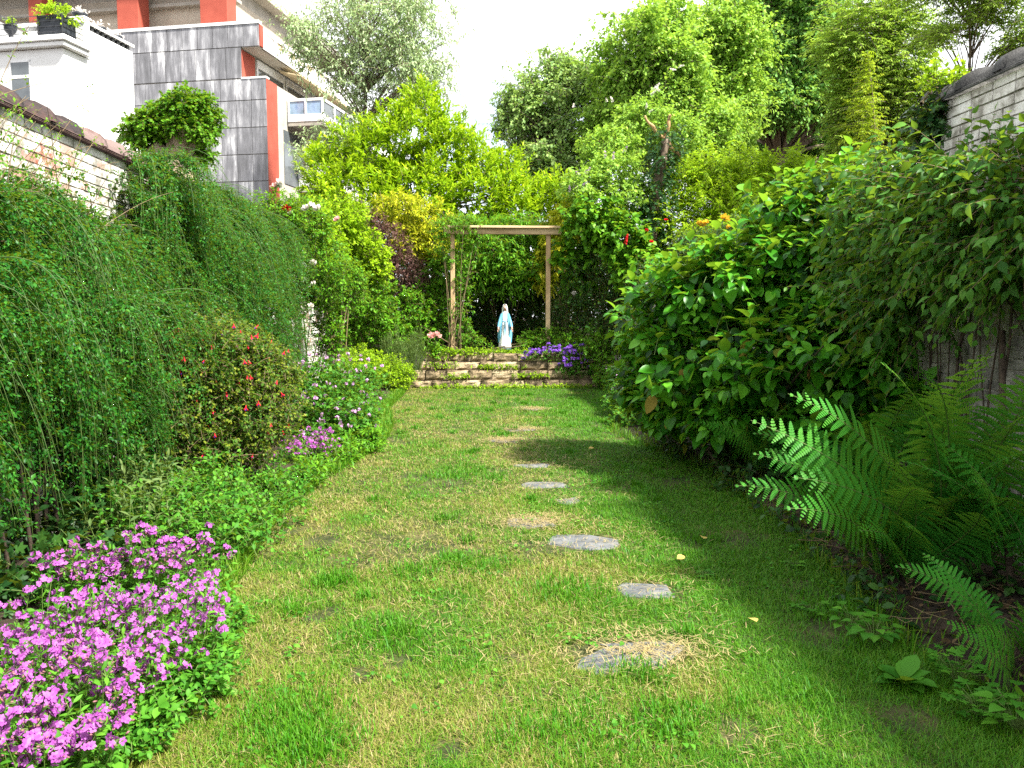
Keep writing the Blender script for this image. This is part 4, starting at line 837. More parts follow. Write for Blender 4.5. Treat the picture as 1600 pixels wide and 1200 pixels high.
# ivy clad stump with dead branches
def ivy_stump():
    b = at(1000, 400, 18.4); root = thing('ivy_stump', 'leaning dead tree stump wrapped in dark ivy with two orange dead branches', 'tree stump', gz(b, .2)); rng = np.random.default_rng(54)
    top = at(1042, 215, 18.4); lo = np.array(gz(b, .2)); path = bez(lo, at(1015, 330, 18.4), top, 14)
    g = Geo(); g.tubes(path, np.linspace(.2, .1, 14), 9, cap=True); g.build('trunk', M['bark'], root)
    m_dead = solid('dead_wood', [(.28, .17, .07), (.5, .33, .15)], 10, .8, .5)
    for e, m_ in (((1008, 182), (1022, 205)), ((1048, 178), (1040, 205)), ((1062, 245), (1050, 232))):
        g = Geo(); P = bez(top - (0, 0, .1), at(*m_, 18.3), at(*e, 18.25), 9); P = P + rng.normal(0, .015, P.shape); g.tubes(P, np.linspace(.05, .03, 9) * rng.uniform(.8, 1.3, 9), 8, cap=True); g.build('dead_branch', m_dead, root)
    B = np.array([(*path[i], .34 + .1 * math.sin(i), .32, .34) for i in range(2, 14)]); p, o = blob_pts(rng, B, 900, (.5, 1.1), .3, .6); d = nrm(o + rng.normal(0, .4, o.shape) + (0, 0, -.4))
    (lp, la, ln, ls, lt), pt = shoots(rng, p, d, .22, 7, .085, 'alt', droop=.5); g = Geo(); g.leaves(T_LOB, lp, la, ln, ls, 0, lt); g.build('ivy', G['ivy'], root)
ivy_stump()

# --- flowers -------------------------------------------------------------
def five_petal(g, c, nrm_, r, rng, mi=0, npet=5, cup=.35, T=T_PET):
    n = nrm(nrm_); u = nrm(np.cross(n, (0.3, 0.5, 0.1))); v = np.cross(n, u); a = np.arange(npet) * 2 * PI / npet + rng.uniform(0, 6)
    ax = (u * np.cos(a)[:, None] + v * np.sin(a)[:, None]) + n * cup; g.leaves(T, np.repeat(c[None], npet, 0), ax, np.repeat(n[None], npet, 0), r * rng.uniform(.85, 1.1, npet), mi, rng.random(npet))
def m_campion(seed, petal_mat, nf=6, spread=.03, r=.017, name='flower_head'):
    rng = np.random.default_rng(seed); g = Geo(); an = []
    for k in range(nf):
        d = nrm(rng.normal(size=3)); d[2] = abs(d[2]) * .6 + .2; c = d * spread * rng.uniform(.6, 1.1) + np.array((0, 0, .01)); five_petal(g, c, d + rng.normal(0, .25, 3), r, rng); an.append(c)
    for k in range(5):                      # unopened buds and brownish calyces
        d = nrm(rng.normal(size=3)); d[2] = abs(d[2]) + .3; d = nrm(d); c = d * spread * rng.uniform(.7, 1.25); g.tubes(np.array([c - d * .009, c, c + d * .004]), np.array((.0018, .0034, .0012)), 5, 2, cap=True)
    an = np.array(an); P = np.stack((np.zeros_like(an), an * .5 + (0, 0, .0), an), 1); g.tubes(P, np.full(3, .0022), 4, 1); return g.mesh(name, [petal_mat, M['green_stem'], M['bud']])
def m_rose(seed, mat, r=.045, name='bloom'):
    rng = np.random.default_rng(seed); g = Geo(); T = leaf_t((.1, .4, .5, .42, .15), -.5, -.35)
    for ring, (n, el, rr) in enumerate(((3, 1.25, .55), (4, 1.0, .75), (5, .6, .95), (6, .2, 1.05))):
        a = np.arange(n) * 2 * PI / n + ring; ax = np.stack((np.cos(a) * math.cos(el), np.sin(a) * math.cos(el), np.full(n, math.sin(el))), -1); nn = np.stack((-np.cos(a) * math.sin(el), -np.sin(a) * math.sin(el), np.full(n, math.cos(el))), -1)
        g.leaves(T, np.zeros((n, 3)) + ax * .1 * r, ax, nn, r * rr * rng.uniform(.9, 1.1, n), 0, rng.random(n))
    g.tubes(np.array([(0, 0, -.03), (0, 0, -.01), (0, 0, .005)]), np.array((.004, .01, .012)), 6, 1); return g.mesh(name, [mat, M['green_stem']])
def m_fuchsia(seed):
    rng = np.random.default_rng(seed); g = Geo(); g.tubes(np.array([(0, 0, .03), (.003, 0, .012), (.004, 0, 0)]), np.array((.0012, .001, .001)), 4, 1)
    g.tubes(np.array([(.004, 0, 0), (.004, 0, -.012), (.004, 0, -.024)]), np.array((.003, .005, .007)), 7, 0); a = np.arange(4) * PI / 2 + rng.uniform(0, 1)
    ax = np.stack((np.cos(a), np.sin(a), np.full(4, -.55)), -1); g.leaves(T_LAN, np.tile((.004, 0, -.022), (4, 1)), ax, np.tile((0, 0, 1.0), (4, 1)), .03, 0, .5, .045)
    g.tubes(np.array([(.004, 0, -.024), (.004, 0, -.036), (.004, 0, -.044)]), np.array((.005, .009, .007)), 7, 2); g.tubes(np.array([(.004, 0, -.04), (.004, 0, -.065)]), np.array((.0012, .0012)), 4, 0); return g.mesh('flower', [P_['fred'], M['green_stem'], P_['purple']])
def m_spike(seed, mat, n=26, ln=.14, r=.012, name='flower_spike'):
    rng = np.random.default_rng(seed); g = Geo()
    for k in range(n):
        t = rng.random(); a = rng.uniform(0, 6.28); c = np.array((math.cos(a), math.sin(a), 0)) * .03 * (1 - .7 * t) + (0, 0, ln * t); five_petal(g, c, np.array((math.cos(a), math.sin(a), .4)), r, rng, npet=4)
    g.tubes(np.array([(0, 0, -.05), (0, 0, ln)]), np.array((.003, .001)), 4, 1); return g.mesh(name, [mat, M['green_stem']])
def rnd_rot(rng, tilt=.5): return (rng.normal(0, tilt), rng.normal(0, tilt), rng.uniform(0, 6.28))
def flowers(root, meshes, pts, seed, sc=(1, 1), tilt=.4, name=None):
    rng = np.random.default_rng(seed)
    for p in pts: me = meshes[int(rng.integers(len(meshes)))]; put(me, name or me.name.split('.')[0], root, p, rnd_rot(rng, tilt), rng.uniform(*sc))
def near_tips(tips, px, py):
    """tip of a shoot of this plant that stands nearest to that spot"""
    P = tips[0]; f, r, u = [None] * 3; d = P - (0, 0, CAMZ); a, p = YAW, PITCH
    f = np.array((math.sin(a) * math.cos(p), math.cos(a) * math.cos(p), -math.sin(p))); r = np.array((math.cos(a), -math.sin(a), 0)); u = np.cross(r, f)
    X = 800 + F * (d @ r) / (d @ f); Y = 600 - F * (d @ u) / (d @ f); q = np.hypot(X - px, Y - py); o = np.argsort(q)[:6]; k = o[np.argmin(P[o, 1])]; return P[k] + np.array((0, -.06, .03))
ROSE_R = [m_rose(1, P_['red'], .06)]; ROSE_W = [m_rose(2, P_['white'], .05), m_rose(3, P_['white'], .05)]; ROSE_P = [m_rose(4, P_['rose'], .06)]; ROSE_Y = [m_rose(5, P_['yellow'], .075)]
SPIKE_L = [m_spike(6, P_['lilac']), m_spike(7, P_['lilac'])]; SPIKE_R = [m_spike(8, P_['red'], 40, .22, .022)]; SPIKE_W = [m_spike(9, P_['white'], 24, .16, .02)]
put(SPIKE_R[0], 'flower_spike', r_lil, at(977, 382, 17.0), (0, .2, 0), 1.0)
for px, py in ((1018, 378), (1010, 360), (1041, 344)): put(ROSE_R[0], 'bloom', r_lil, at(px, py, 16.9), rnd_rot(np.random.default_rng(px), .5), .7)
put(ROSE_W[0], 'bloom', r_lil, at(897, 459, 18.1), (.6, 0, 0), 1.3)
rngf = np.random.default_rng(8)
for px, py in ((905, 275), (910, 290), (898, 296), (915, 270), (890, 300), (904, 302), (945, 245), (975, 238), (958, 250)): put(SPIKE_L[px % 2], 'flower_spike', r_bl, at(px, py, 18.5), rnd_rot(rngf, .5), 1.3)
for px, py in ((1020, 140), (1055, 110), (1025, 135), (1030, 142), (1018, 148), (948, 160), (957, 158), (1010, 170), (896, 168), (1013, 176), (1060, 104)): put(SPIKE_W[0], 'flower_spike', r_bl, at(px, py, 19.6), rnd_rot(rngf, .6), .9)

# rose bush on the left
r_rose, tr_ = plant('rose_bush', 'tall leggy rose bush with white and red roses in front of the left wall', 'rose bush', [bl(470, 350, 13, 50, 40, .5), bl(440, 390, 12.6, 36, 40, .4), bl(500, 420, 13, 45, 45, .5), bl(480, 460, 13.2, 45, 30, .4), bl(430, 330, 12.6, 40, 30, .4), bl(540, 440, 14, 35, 45, .4), bl(515, 520, 13.4, 26, 40, .3)],
      G['green'], T_OVA, .055, 2000, .3, 10, seed=55, base=tuple(gz(at(470, 560, 13.2), .05)), up=.7, nstem=14, stem_mat='dark_stem', stem_r=.013, rough=.4)
for px, py, me, s in ((447, 328, ROSE_R[0], 1.15), (487, 322, ROSE_W[0], 1.3), (478, 326, ROSE_W[1], 1.2), (496, 326, ROSE_W[1], 1.2), (527, 343, ROSE_P[0], .9), (435, 290, ROSE_W[0], 1.2), (438, 284, ROSE_W[1], 1.1), (430, 292, ROSE_P[0], 1.1), (455, 333, ROSE_W[0], .9), (489, 411, ROSE_W[0], 1.1), (490, 444, ROSE_W[1], .9), (471, 483, ROSE_W[0], .9), (486, 478, ROSE_W[1], .9), (452, 486, ROSE_W[0], .8)):
    put(me, 'bloom', r_rose, at(px, py, 12.35), (.7, .2, px % 6), s)
r_rp = thing('rose_plant', 'small rose plant with two pale pink blooms left of the arch post', 'rose bush', gz(at(680, 560, 17.9), .7)); rngq = np.random.default_rng(4)
g = Geo(); g.tubes(np.array([bez(np.array(r_rp.location), np.array(r_rp.location) + (0, 0, .3), at(px, 526, 17.85), 8) for px in (676, 684)]), np.full(8, .006), 5); g.build('stems', M['green_stem'], r_rp)
(lp, la, ln, ls, lt), pth = shoots(rngq, np.tile(np.array(r_rp.location), (40, 1)) + rngq.normal(0, .06, (40, 3)) * (1, 1, .3), nrm(rngq.normal(0, .5, (40, 3)) + (0, 0, 1)), .4, 9, .06); g = Geo(); g.leaves(T_OVA, lp, la, ln, ls, 0, lt); g.build('foliage', G['green'], r_rp)
put(ROSE_P[0], 'bloom', r_rp, at(674, 525, 17.8), (.9, 0, 0), 1.4); put(ROSE_P[0], 'bloom', r_rp, at(683, 524, 17.8), (.8, .2, 1), 1.5)
# yellow roses on the right
r_yr, ty = plant('yellow_rose_bush', 'yellow rose bush between the hedge and the broad leaved shrub', 'rose bush', [bl(1100, 380, 14.5, 50, 30, .5), bl(1150, 370, 14, 40, 30, .4), bl(1070, 420, 14.5, 45, 40, .5), bl(1130, 430, 14, 50, 50, .5)], G['dark'], T_OVA, .06, 900, .3, 9, seed=56, base=(4.6, 14.3, .1), stem_mat='dark_stem')
for px, py, s in ((1098, 351, 1.2), (1104, 349, 1.1), (1132, 342, 1.5), (1139, 355, .9), (1093, 349, .9)): put(ROSE_Y[0], 'bloom', r_yr, at(px, py, 13.6), (.7, 0, px % 5), s * .72)

# purple bellflowers trailing over the stone wall, and greenery around it
r_bell, tbell = plant('bellflower', 'cushion of violet bellflowers trailing over the stone wall right of the statue', 'flowering plant', [bl(845, 556, 17.95, 34, 10, .25), bl(890, 556, 17.9, 34, 12, .25), bl(900, 575, 17.72, 34, 18, .18), bl(925, 590, 17.65, 28, 16, .2)], G['herb'], T_OVA, .045, 520, .16, 8, seed=57, zmin=.3, base=tuple(at(870, 560, 17.95)), stem_mat='green_stem', nstem=0)
BELL = [m_campion(30 + k, P_['purple'], 7, .035, .022, 'flower_head') for k in range(3)]
rngb = np.random.default_rng(9); pts = []
for k in range(78):
    t = rngb.random(); px = 816 + 96 * t; py = 551 + rngb.normal(0, 4) - 4 * math.sin(t * 3) + (6 if t < .1 else 0); pts.append(at(px, py, 17.72 + rngb.uniform(-.12, .15)))
for k in range(22): pts.append(at(rngb.uniform(870, 920), rngb.uniform(560, 575), 17.6))
flowers(r_bell, BELL, pts, 58, (.9, 1.4))
plant('wall_greenery', 'low yellow green ground cover along the stone wall top below the statue', 'ground cover', [bl(740, 549, 17.98, 50, 6, .12), bl(810, 549, 17.98, 34, 5, .12), bl(690, 552, 17.98, 30, 8, .14)], G['lime'], T_OVA, .04, 420, .12, 8, seed=59, nstem=0, zmin=.6, stem_mat='green_stem')
plant('wall_foot_plants', 'straggling low weeds growing at the foot and in the joints of the stone wall', 'weeds', [bl(700, 604, 17.5, 40, 4, .1), bl(790, 604, 17.5, 60, 5, .1), bl(880, 603, 17.5, 50, 4, .1), bl(690, 570, 17.72, 30, 5, .06), bl(780, 572, 17.72, 40, 4, .05), bl(715, 587, 17.64, 30, 4, .06), bl(830, 585, 17.64, 30, 4, .06)], G['lime'], T_OVA, .035, 640, .1, 8, seed=60, nstem=0, zmin=.02, stem_mat='green_stem')
plant('wall_shrub', 'leafy green plant spilling over the right end of the stone wall', 'shrub', [bl(935, 540, 17.6, 30, 28, .35), bl(900, 535, 18.1, 34, 20, .3), bl(950, 580, 17.2, 24, 30, .35), bl(862, 528, 18.3, 22, 18, .2), bl(830, 528, 18.6, 18, 14, .2)], G['green'], T_OVA, .065, 800, .26, 8, seed=61, base=(2.7, 17.9, .5), zmin=.1)
plant('statue_plants', 'slim green stems with small leaves on the left of the statue', 'plant', [bl(738, 535, 18.3, 22, 20, .2), bl(760, 545, 18.2, 20, 10, .15), bl(815, 540, 18.3, 14, 14, .15), bl(650, 520, 18.6, 30, 40, .3)], G['green'], T_LAN, .08, 260, .3, 8, seed=62, base=(.1, 18.3, .72), zmin=.72)
plant('flowering_clump', 'rounded bright green clump with tiny pale flowers by the left end of the stone wall', 'flowering plant', [bl(590, 575, 16.6, 48, 26, .5), bl(620, 585, 16.8, 28, 22, .4), bl(560, 570, 15.6, 34, 28, .5)], G['lime'], T_OVA, .045, 1000, .2, 9, seed=63, base=(-1.8, 16.4, .08), stem_mat='green_stem')
plant('lavender_bush', 'feathery upright grey green bush against the stone wall end', 'bush', [bl(632, 560, 17.2, 24, 34, .3), bl(650, 545, 17.5, 16, 30, .25), bl(612, 545, 17.4, 18, 30, .25)], G['feather'], T_NAR, .04, 700, .3, 14, seed=64, base=(-1.45, 17.3, .08), up=1.6, out_=.3, rnd=.2, ang=.5, droop=0, stem_mat='green_stem')

# --- left border -----------------------------------------------------------
def jasmine(name, label, y0, y1, n, seed, zt=(2.0, 2.95), reach=(.3, .95), lean=(-.5, 1.0), zlow=.75):
    """arching whippy stems that leave the wall and hang over the border, set with small leaves"""
    rng = np.random.default_rng(seed); root = thing(name, label, 'shrub', (-2.85, (y0 + y1) / 2, .08)); K = 12
    nc = n // 20; ci = rng.integers(0, nc, n); loose = rng.random(n) < .28
    cy = rng.uniform(y0, y1, nc); cz = np.where(rng.random(nc) < .4, rng.uniform(*zt, nc), rng.uniform(1.0, zt[1], nc)); cx = np.where(cz > zt[0], -2.93, rng.uniform(-2.9, -2.6, nc))
    cdx = rng.uniform(*reach, nc); cdy = rng.normal(np.mean(lean), .3, nc); cdr = rng.uniform(.45, 1.15, nc); cri = rng.uniform(.05, .28, nc) * np.where(cz > zt[0], .6, 1)
    jt = lambda s_: rng.normal(0, s_, n)
    sx = cx[ci] + jt(.04); sy = cy[ci] + jt(.09); sz = cz[ci] + jt(.07); dx = cdx[ci] * rng.uniform(.7, 1.08, n); dy = cdy[ci] + jt(.14); drop = cdr[ci] * rng.uniform(.7, 1.2, n); rise = cri[ci]
    sx = np.where(loose, rng.uniform(-2.97, -2.8, n), sx); sy = np.where(loose, rng.uniform(y0, y1, n), sy); sz = np.where(loose, rng.uniform(.9, zt[1], n), sz); dx = np.where(loose, rng.uniform(.08, .3, n), dx)
    sz = np.minimum(sz, 3.0); t = np.linspace(0, 1, K)[None]
    P = np.stack((sx[:, None] + dx[:, None] * (1 - (1 - t) ** 1.8), sy[:, None] + dy[:, None] * t, sz[:, None] + rise[:, None] * np.sin(t * PI * .8) - drop[:, None] * t ** 1.9), -1)
    P[..., 2] = np.maximum(P[..., 2], zlow * .4 + .25 * rng.random((n, 1)))
    g = Geo(); g.tubes(P, np.linspace(1, .35, K) * .0032, 3, 1)
    k = np.flatnonzero(~loose)[:64]; g.tubes(P[k] + np.array((.07, 0, .03)) + np.linspace(0, .12, K)[None, :, None] * np.array((1.0, .4, .1)), np.linspace(1, .4, K) * .0036, 4, 2)
    # short side twigs all along
    m = 30; tt = rng.uniform(.02, .98, (n, m)) * (K - 1); i = tt.astype(int); f = (tt - i)[..., None]; ar = np.arange(n)[:, None]
    b = (P[ar, i] * (1 - f) + P[ar, i + 1] * f).reshape(-1, 3); tg = nrm(P[ar, i + 1] - P[ar, i]).reshape(-1, 3)
    d = tg * .6 + rng.normal(0, .55, b.shape) + (.25, 0, .25); (lp, la, ln, ls, lt), _ = shoots(rng, b, d, rng.uniform(.04, .11, len(b)), 6, .029 * np.repeat(rng.uniform(.6, 1.35, n), m)[:, None], 'alt', ang=.8, droop=.1, grav=.2, jit=.4)
    g.leaves(T_DIA, lp, la, ln, ls, 0, lt); g.build('foliage', [G['jasmine'], M['green_stem'], M['runner']], root)
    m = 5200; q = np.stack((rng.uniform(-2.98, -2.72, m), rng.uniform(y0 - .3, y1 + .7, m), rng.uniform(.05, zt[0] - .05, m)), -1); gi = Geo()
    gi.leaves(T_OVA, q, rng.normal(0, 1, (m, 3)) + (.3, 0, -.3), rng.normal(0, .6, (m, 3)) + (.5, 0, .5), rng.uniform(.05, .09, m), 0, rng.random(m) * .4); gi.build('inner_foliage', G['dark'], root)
    gs = Geo(); PP = []
    for k in range(26):
        yy = rng.uniform(y0, y1); PP.append(bez((-2.8 + rng.normal(0, .08), yy, .0), (-2.75, yy + rng.normal(0, .2), 1.2), (-2.9, yy + rng.normal(0, .4), 2.5), 8))
    gs.tubes(np.array(PP), np.linspace(.014, .006, 8), 5); gs.build('stems', M['dark_stem'], root); return root
jasmine('jasmine_shrub', 'big dark green weeping shrub of fine arching stems nearest on the left', 2.6, 6.4, 1250, 71, zt=(1.95, 2.4), reach=(.28, .68), lean=(.0, .5))
jasmine('jasmine_shrub', 'brighter green weeping shrub covering the wall top farther along on the left', 7.0, 11.4, 1100, 72, zt=(2.4, 3.0), reach=(.3, .72), lean=(.0, .5))
def sprays():
    rng = np.random.default_rng(73); root = thing('climbing_spray', 'thin upright sprays with sparse small leaves against the near left wall', 'climbing plant', (-2.85, 4.2, 1.5)); n = 95
    y = rng.uniform(3.2, 5.6, n); s0 = np.stack((rng.uniform(-2.95, -2.7, n), y, rng.uniform(1.8, 2.35, n)), -1); e = s0 + np.stack((rng.uniform(.05, .4, n), rng.normal(.25, .6, n), rng.uniform(.2, 1.0, n)), -1)
    P = np.array([bez(a, (a + b) / 2 + (0, 0, .15), b, 10) for a, b in zip(s0, e)]); g = Geo(); g.tubes(P, np.linspace(.004, .0015, 10), 4, 1)
    b = P[:, 1:-1].reshape(-1, 3); d = rng.normal(0, .7, b.shape) + (.1, 0, .3); (lp, la, ln, ls, lt), _ = shoots(rng, b, d, .07, 5, .028, 'alt'); g.leaves(T_DIA, lp, la, ln, ls, 0, lt); g.build('foliage', [G['green'], M['twig']], root)
sprays()
plant('wall_climber', 'leafy creeper hanging from the ridge tiles of the left wall near its top left corner', 'climbing plant', [(-3.02, 4.55, 2.95, .14, .4, .22), (-3.05, 5.0, 2.9, .1, .3, .12)], G['green'], T_OVA, .035, 300, .2, 8, seed=74, nstem=3, zmin=2.2, base=(-3.0, 4.7, 2.4), grav=.6)
plant('ivy_patch', 'tangled ivy and brown dead stems where the tiles dip behind the weeping shrub', 'ivy', [(-3.0, 7.7, 2.75, .2, .5, .32), (-3.02, 8.6, 2.95, .16, .5, .18), (-3.0, 7.2, 2.3, .14, .3, .5)], G['dark'], T_LOB, .05, 420, .2, 7, seed=75, nstem=8, zmin=1.5, base=(-2.98, 7.6, 1.8), stem_mat='twig', grav=.5)
plant('lime_shrub', 'yellow green leafy plant peeping over the wall in front of the house window', 'shrub', [(-3.75, 5.35, 3.18, .12, .14, .16), (-3.68, 5.6, 3.06, .14, .14, .12)], G['lime'], T_LOB, .07, 150, .14, 7, seed=76, base=(-3.7, 5.5, 2.2), nstem=3, zmin=2.9)
plant('lime_shrub', 'airy yellow green branch leaning in beside the house at the left picture edge', 'shrub', [(-6.35, 9.3, 5.2, .3, .3, .4), (-6.25, 9.3, 4.7, .2, .3, .3), (-6.1, 9.3, 5.05, .25, .3, .2)], G['lime'], T_LOB, .10, 130, .3, 7, seed=77, base=(-7.2, 9.5, 3.0), nstem=5, zmin=3)

# fuchsia
r_fu, tfu = plant('fuchsia_bush', 'bronze green fuchsia bush hung with small red flowers on the left border', 'bush', [bl(350, 580, 7.2, 90, 66, .5), bl(330, 535, 7.4, 75, 44, .5), bl(400, 640, 7.1, 60, 56, .45), bl(290, 630, 6.9, 64, 66, .4), bl(415, 585, 7.4, 42, 58, .4), bl(340, 690, 6.9, 80, 40, .35), bl(270, 560, 7.2, 50, 50, .4)], G['fuchsia'], T_OVA, .036, 3300, .2, 10, seed=78, base=(-2.1, 7.7, .1), stem_mat='twig', up=.3, kind='opp', shell=(.55, 1.08))
FU = [m_fuchsia(k) for k in range(3)]; rngf = np.random.default_rng(79); sel = [i for i in range(len(tfu[0])) if tfu[2][i, 1] < .25]
k_ = rngf.choice(sel, 100, replace=False); flowers(r_fu, FU, tfu[0][k_] + np.array((.02, -.05, -.03)), 80, (.7, 1.15), .25)
# cranesbill clumps
CR = [m_campion(50 + k, P_['pale'], 3, .025, .019, 'flower') for k in range(3)]
r_ge, tge = plant('cranesbill', 'mounded dark green cranesbill with pale pink flowers where the left border bulges', 'flowering plant', [bl(530, 640, 10.3, 60, 58, .7), bl(500, 600, 10.8, 50, 40, .6), bl(555, 660, 9.9, 42, 42, .5), bl(560, 600, 11.6, 40, 34, .6), bl(510, 690, 9.4, 45, 30, .4)], G['herb'], T_LOB, .06, 1300, .24, 8, seed=81, base=(-1.7, 10.4, .08), stem_mat='green_stem', up=.4)
sel = [i for i in range(len(tge[0])) if tge[2][i, 2] > -.1 and tge[2][i, 1] < .5]; k_ = np.random.default_rng(82).choice(sel, 96, replace=False); flowers(r_ge, CR, tge[0][k_] + np.array((0, -.03, .06)), 83, (.8, 1.3), .5)
r_g2, tg2 = plant('cranesbill', 'low cranesbill with pale flowers at the foot of the right border, far end', 'flowering plant', [bl(975, 620, 12.6, 30, 24, .6), bl(985, 655, 11.4, 36, 24, .5), bl(965, 595, 14.5, 22, 22, .5), bl(1020, 660, 11, 40, 26, .5)], G['herb'], T_LOB, .06, 620, .22, 8, seed=84, base=(2.3, 11.8, .06), stem_mat='green_stem')
sel = [i for i in range(len(tg2[0])) if tg2[2][i, 2] > 0]; k_ = np.random.default_rng(85).choice(sel, 26, replace=False); flowers(r_g2, CR, tg2[0][k_] + np.array((0, -.03, .06)), 86, (.8, 1.2), .5)

# pink flower beds
HEADS = [m_campion(90 + k, P_['pink'], 7 + k % 3, .026, .0125) for k in range(5)]
def pink_bed(label, spots, nst, seed, hmin, hmax, nfl, stem_leaf=.05):
    """spots: (x, y, rx, ry) patches of ground"""
    rng = np.random.default_rng(seed); S_ = np.array(spots, float); root = thing('pink_flower_clump', label, 'flowering plant', (S_[:, 0].mean(), S_[:, 1].mean(), .06)); w_ = S_[:, 2] * S_[:, 3]; w_ = w_ / w_.sum()
    i = rng.choice(len(S_), nst, p=w_); a = rng.uniform(0, 6.28, nst); q = rng.random(nst) ** .5; x = S_[i, 0] + S_[i, 2] * q * np.cos(a); y = S_[i, 1] + S_[i, 3] * q * np.sin(a); vn = vnoise(x, y, 5.5, 150); k = vn > .3 * rng.random(nst) + .12; x, y, q, vn = x[k], y[k], q[k], vn[k]; nst = len(x); h = rng.uniform(hmin, hmax, nst) * (1.08 - .35 * q ** 3) * (.72 + .45 * vn)
    b = np.stack((x, y, np.full(nst, .04)), -1); d = nrm(np.stack((rng.normal(.12, .2, nst), rng.normal(-.05, .2, nst), np.ones(nst)), -1))
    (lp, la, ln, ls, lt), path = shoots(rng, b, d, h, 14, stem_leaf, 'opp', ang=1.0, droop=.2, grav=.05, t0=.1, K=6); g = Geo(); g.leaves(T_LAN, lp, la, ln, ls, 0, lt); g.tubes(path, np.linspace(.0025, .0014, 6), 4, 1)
    nb = nst; bb = np.stack((x + rng.normal(0, .05, nb), y + rng.normal(0, .05, nb), np.full(nb, .04)), -1); (lp, la, ln, ls, lt), _ = shoots(rng, bb, rng.normal(0, .5, (nb, 3)) + (0, 0, .8), h * .6, 9, stem_leaf * 1.1, 'alt'); g.leaves(T_OVA, lp, la, ln, ls, 0, lt)
    g.build('foliage', [G['herb'], M['green_stem']], root)
    tips = path[:, -1]; o = np.argsort(np.linalg.norm(tips - (0, 0, CAMZ), axis=1)); k = o[:nfl]
    near = k[:100]; flowers(root, HEADS, tips[near], seed + 1, (.85, 1.3), .5)
    if len(k) > 100:
        g = Geo()
        for j in k[100:]:
            for r_ in range(int(rng.integers(6, 9))):
                dd = nrm(rng.normal(size=3)); dd[2] = abs(dd[2]) * .6 + .2; five_petal(g, tips[j] + dd * .028 * rng.uniform(.5, 1.1), dd + rng.normal(0, .25, 3), .0125 * rng.uniform(.8, 1.2), rng)
        o_ = g.build('flower_heads', P_['pink'], root); o_['kind'] = 'stuff'
    return root
def gxy(px, py, z): p = gp(px, py, z); return p[0], p[1]
pink_bed('wide drift of bright pink flowers filling the near left border', [(*gxy(190, 960, .35), .32, .42), (*gxy(60, 1010, .35), .34, .5), (*gxy(250, 950, .35), .22, .42), (*gxy(140, 1040, .3), .24, .3), (*gxy(20, 960, .35), .4, .4)], 620, 87, .18, .44, 560)
pink_bed('smaller band of pink flowers behind the wide drift, beside the green herbs', [(*gxy(220, 866, .34), .32, .16), (*gxy(120, 880, .32), .2, .16), (*gxy(290, 860, .34), .14, .14)], 150, 88, .28, .42, 120)
pink_bed('few pink flower heads at the very front left corner of the lawn', [(*gxy(60, 1130, .3), .18, .12), (*gxy(20, 1160, .3), .14, .14)], 110, 89, .2, .34, 90)
pink_bed('small lone clump of pink flowers in front of the cranesbill', [(*gxy(470, 706, .2), .24, .2), (*gxy(495, 700, .2), .16, .2)], 150, 93, .18, .36, 140, .045)

# herbs and weeds in the left border
plant('herb_patch', 'leafy bright green herb patch spilling onto the lawn between the fuchsia and the pink flowers', 'herb', [(-1.85, 6.0, .2, .42, .5, .28), (-1.62, 5.4, .18, .26, .5, .26), (-2.05, 5.4, .22, .3, .4, .3), (-1.65, 6.8, .16, .22, .45, .22), (-2.1, 6.4, .2, .3, .4, .28)], G['herb'], T_OVA, .045, 1050, .3, 10, seed=94, kind='opp', up=.9, out_=.3, rnd=.6, rough=.6, stem_mat='green_stem', base=(-1.9, 6, .06), nstem=0)
plant('tall_weed', 'thin pale green tall weeds standing at the dark foot of the weeping shrub', 'weeds', [(-2.15, 5.3, .35, .25, .3, .24), (-2.3, 5.9, .4, .25, .3, .28)], G['feather'], T_LAN, .07, 110, .4, 10, seed=95, up=1.4, out_=.2, rnd=.2, stem_mat='green_stem', base=(-2.2, 5.6, .1), nstem=0)
plant('border_greenery', 'low leafy green edging below the pink clump, along the lawn', 'ground cover', [(-1.35, 8.6, .12, .2, .6, .18), (-1.5, 7.7, .12, .16, .5, .18), (-1.15, 9.4, .14, .16, .4, .2)], G['green'], T_LAN, .075, 300, .2, 8, seed=96, up=.8, rough=.6, nstem=0, stem_mat='green_stem')
plant('shade_plants', 'dim low leafy plants in the deep shade under the weeping shrub', 'ground cover', [(-2.5, 4.4, .15, .4, .8, .24), (-2.5, 6.0, .2, .4, .9, .3), (-2.1, 4.6, .15, .25, .4, .2)], G['dark'], T_LOB, .09, 300, .22, 6, seed=97, up=.6, nstem=0, stem_mat='green_stem')
plant('front_greenery', 'mixed low green leaves beneath the front edge of the pink flowers', 'ground cover', [(*gxy(270, 1080, .05), .08, .26, .3, .12), (*gxy(180, 1150, .05), .08, .24, .2, .12), (*gxy(330, 990, .05), .08, .14, .3, .14)], G['herb'], T_OVA, .035, 520, .14, 9, seed=98, up=.7, nstem=0, stem_mat='green_stem')

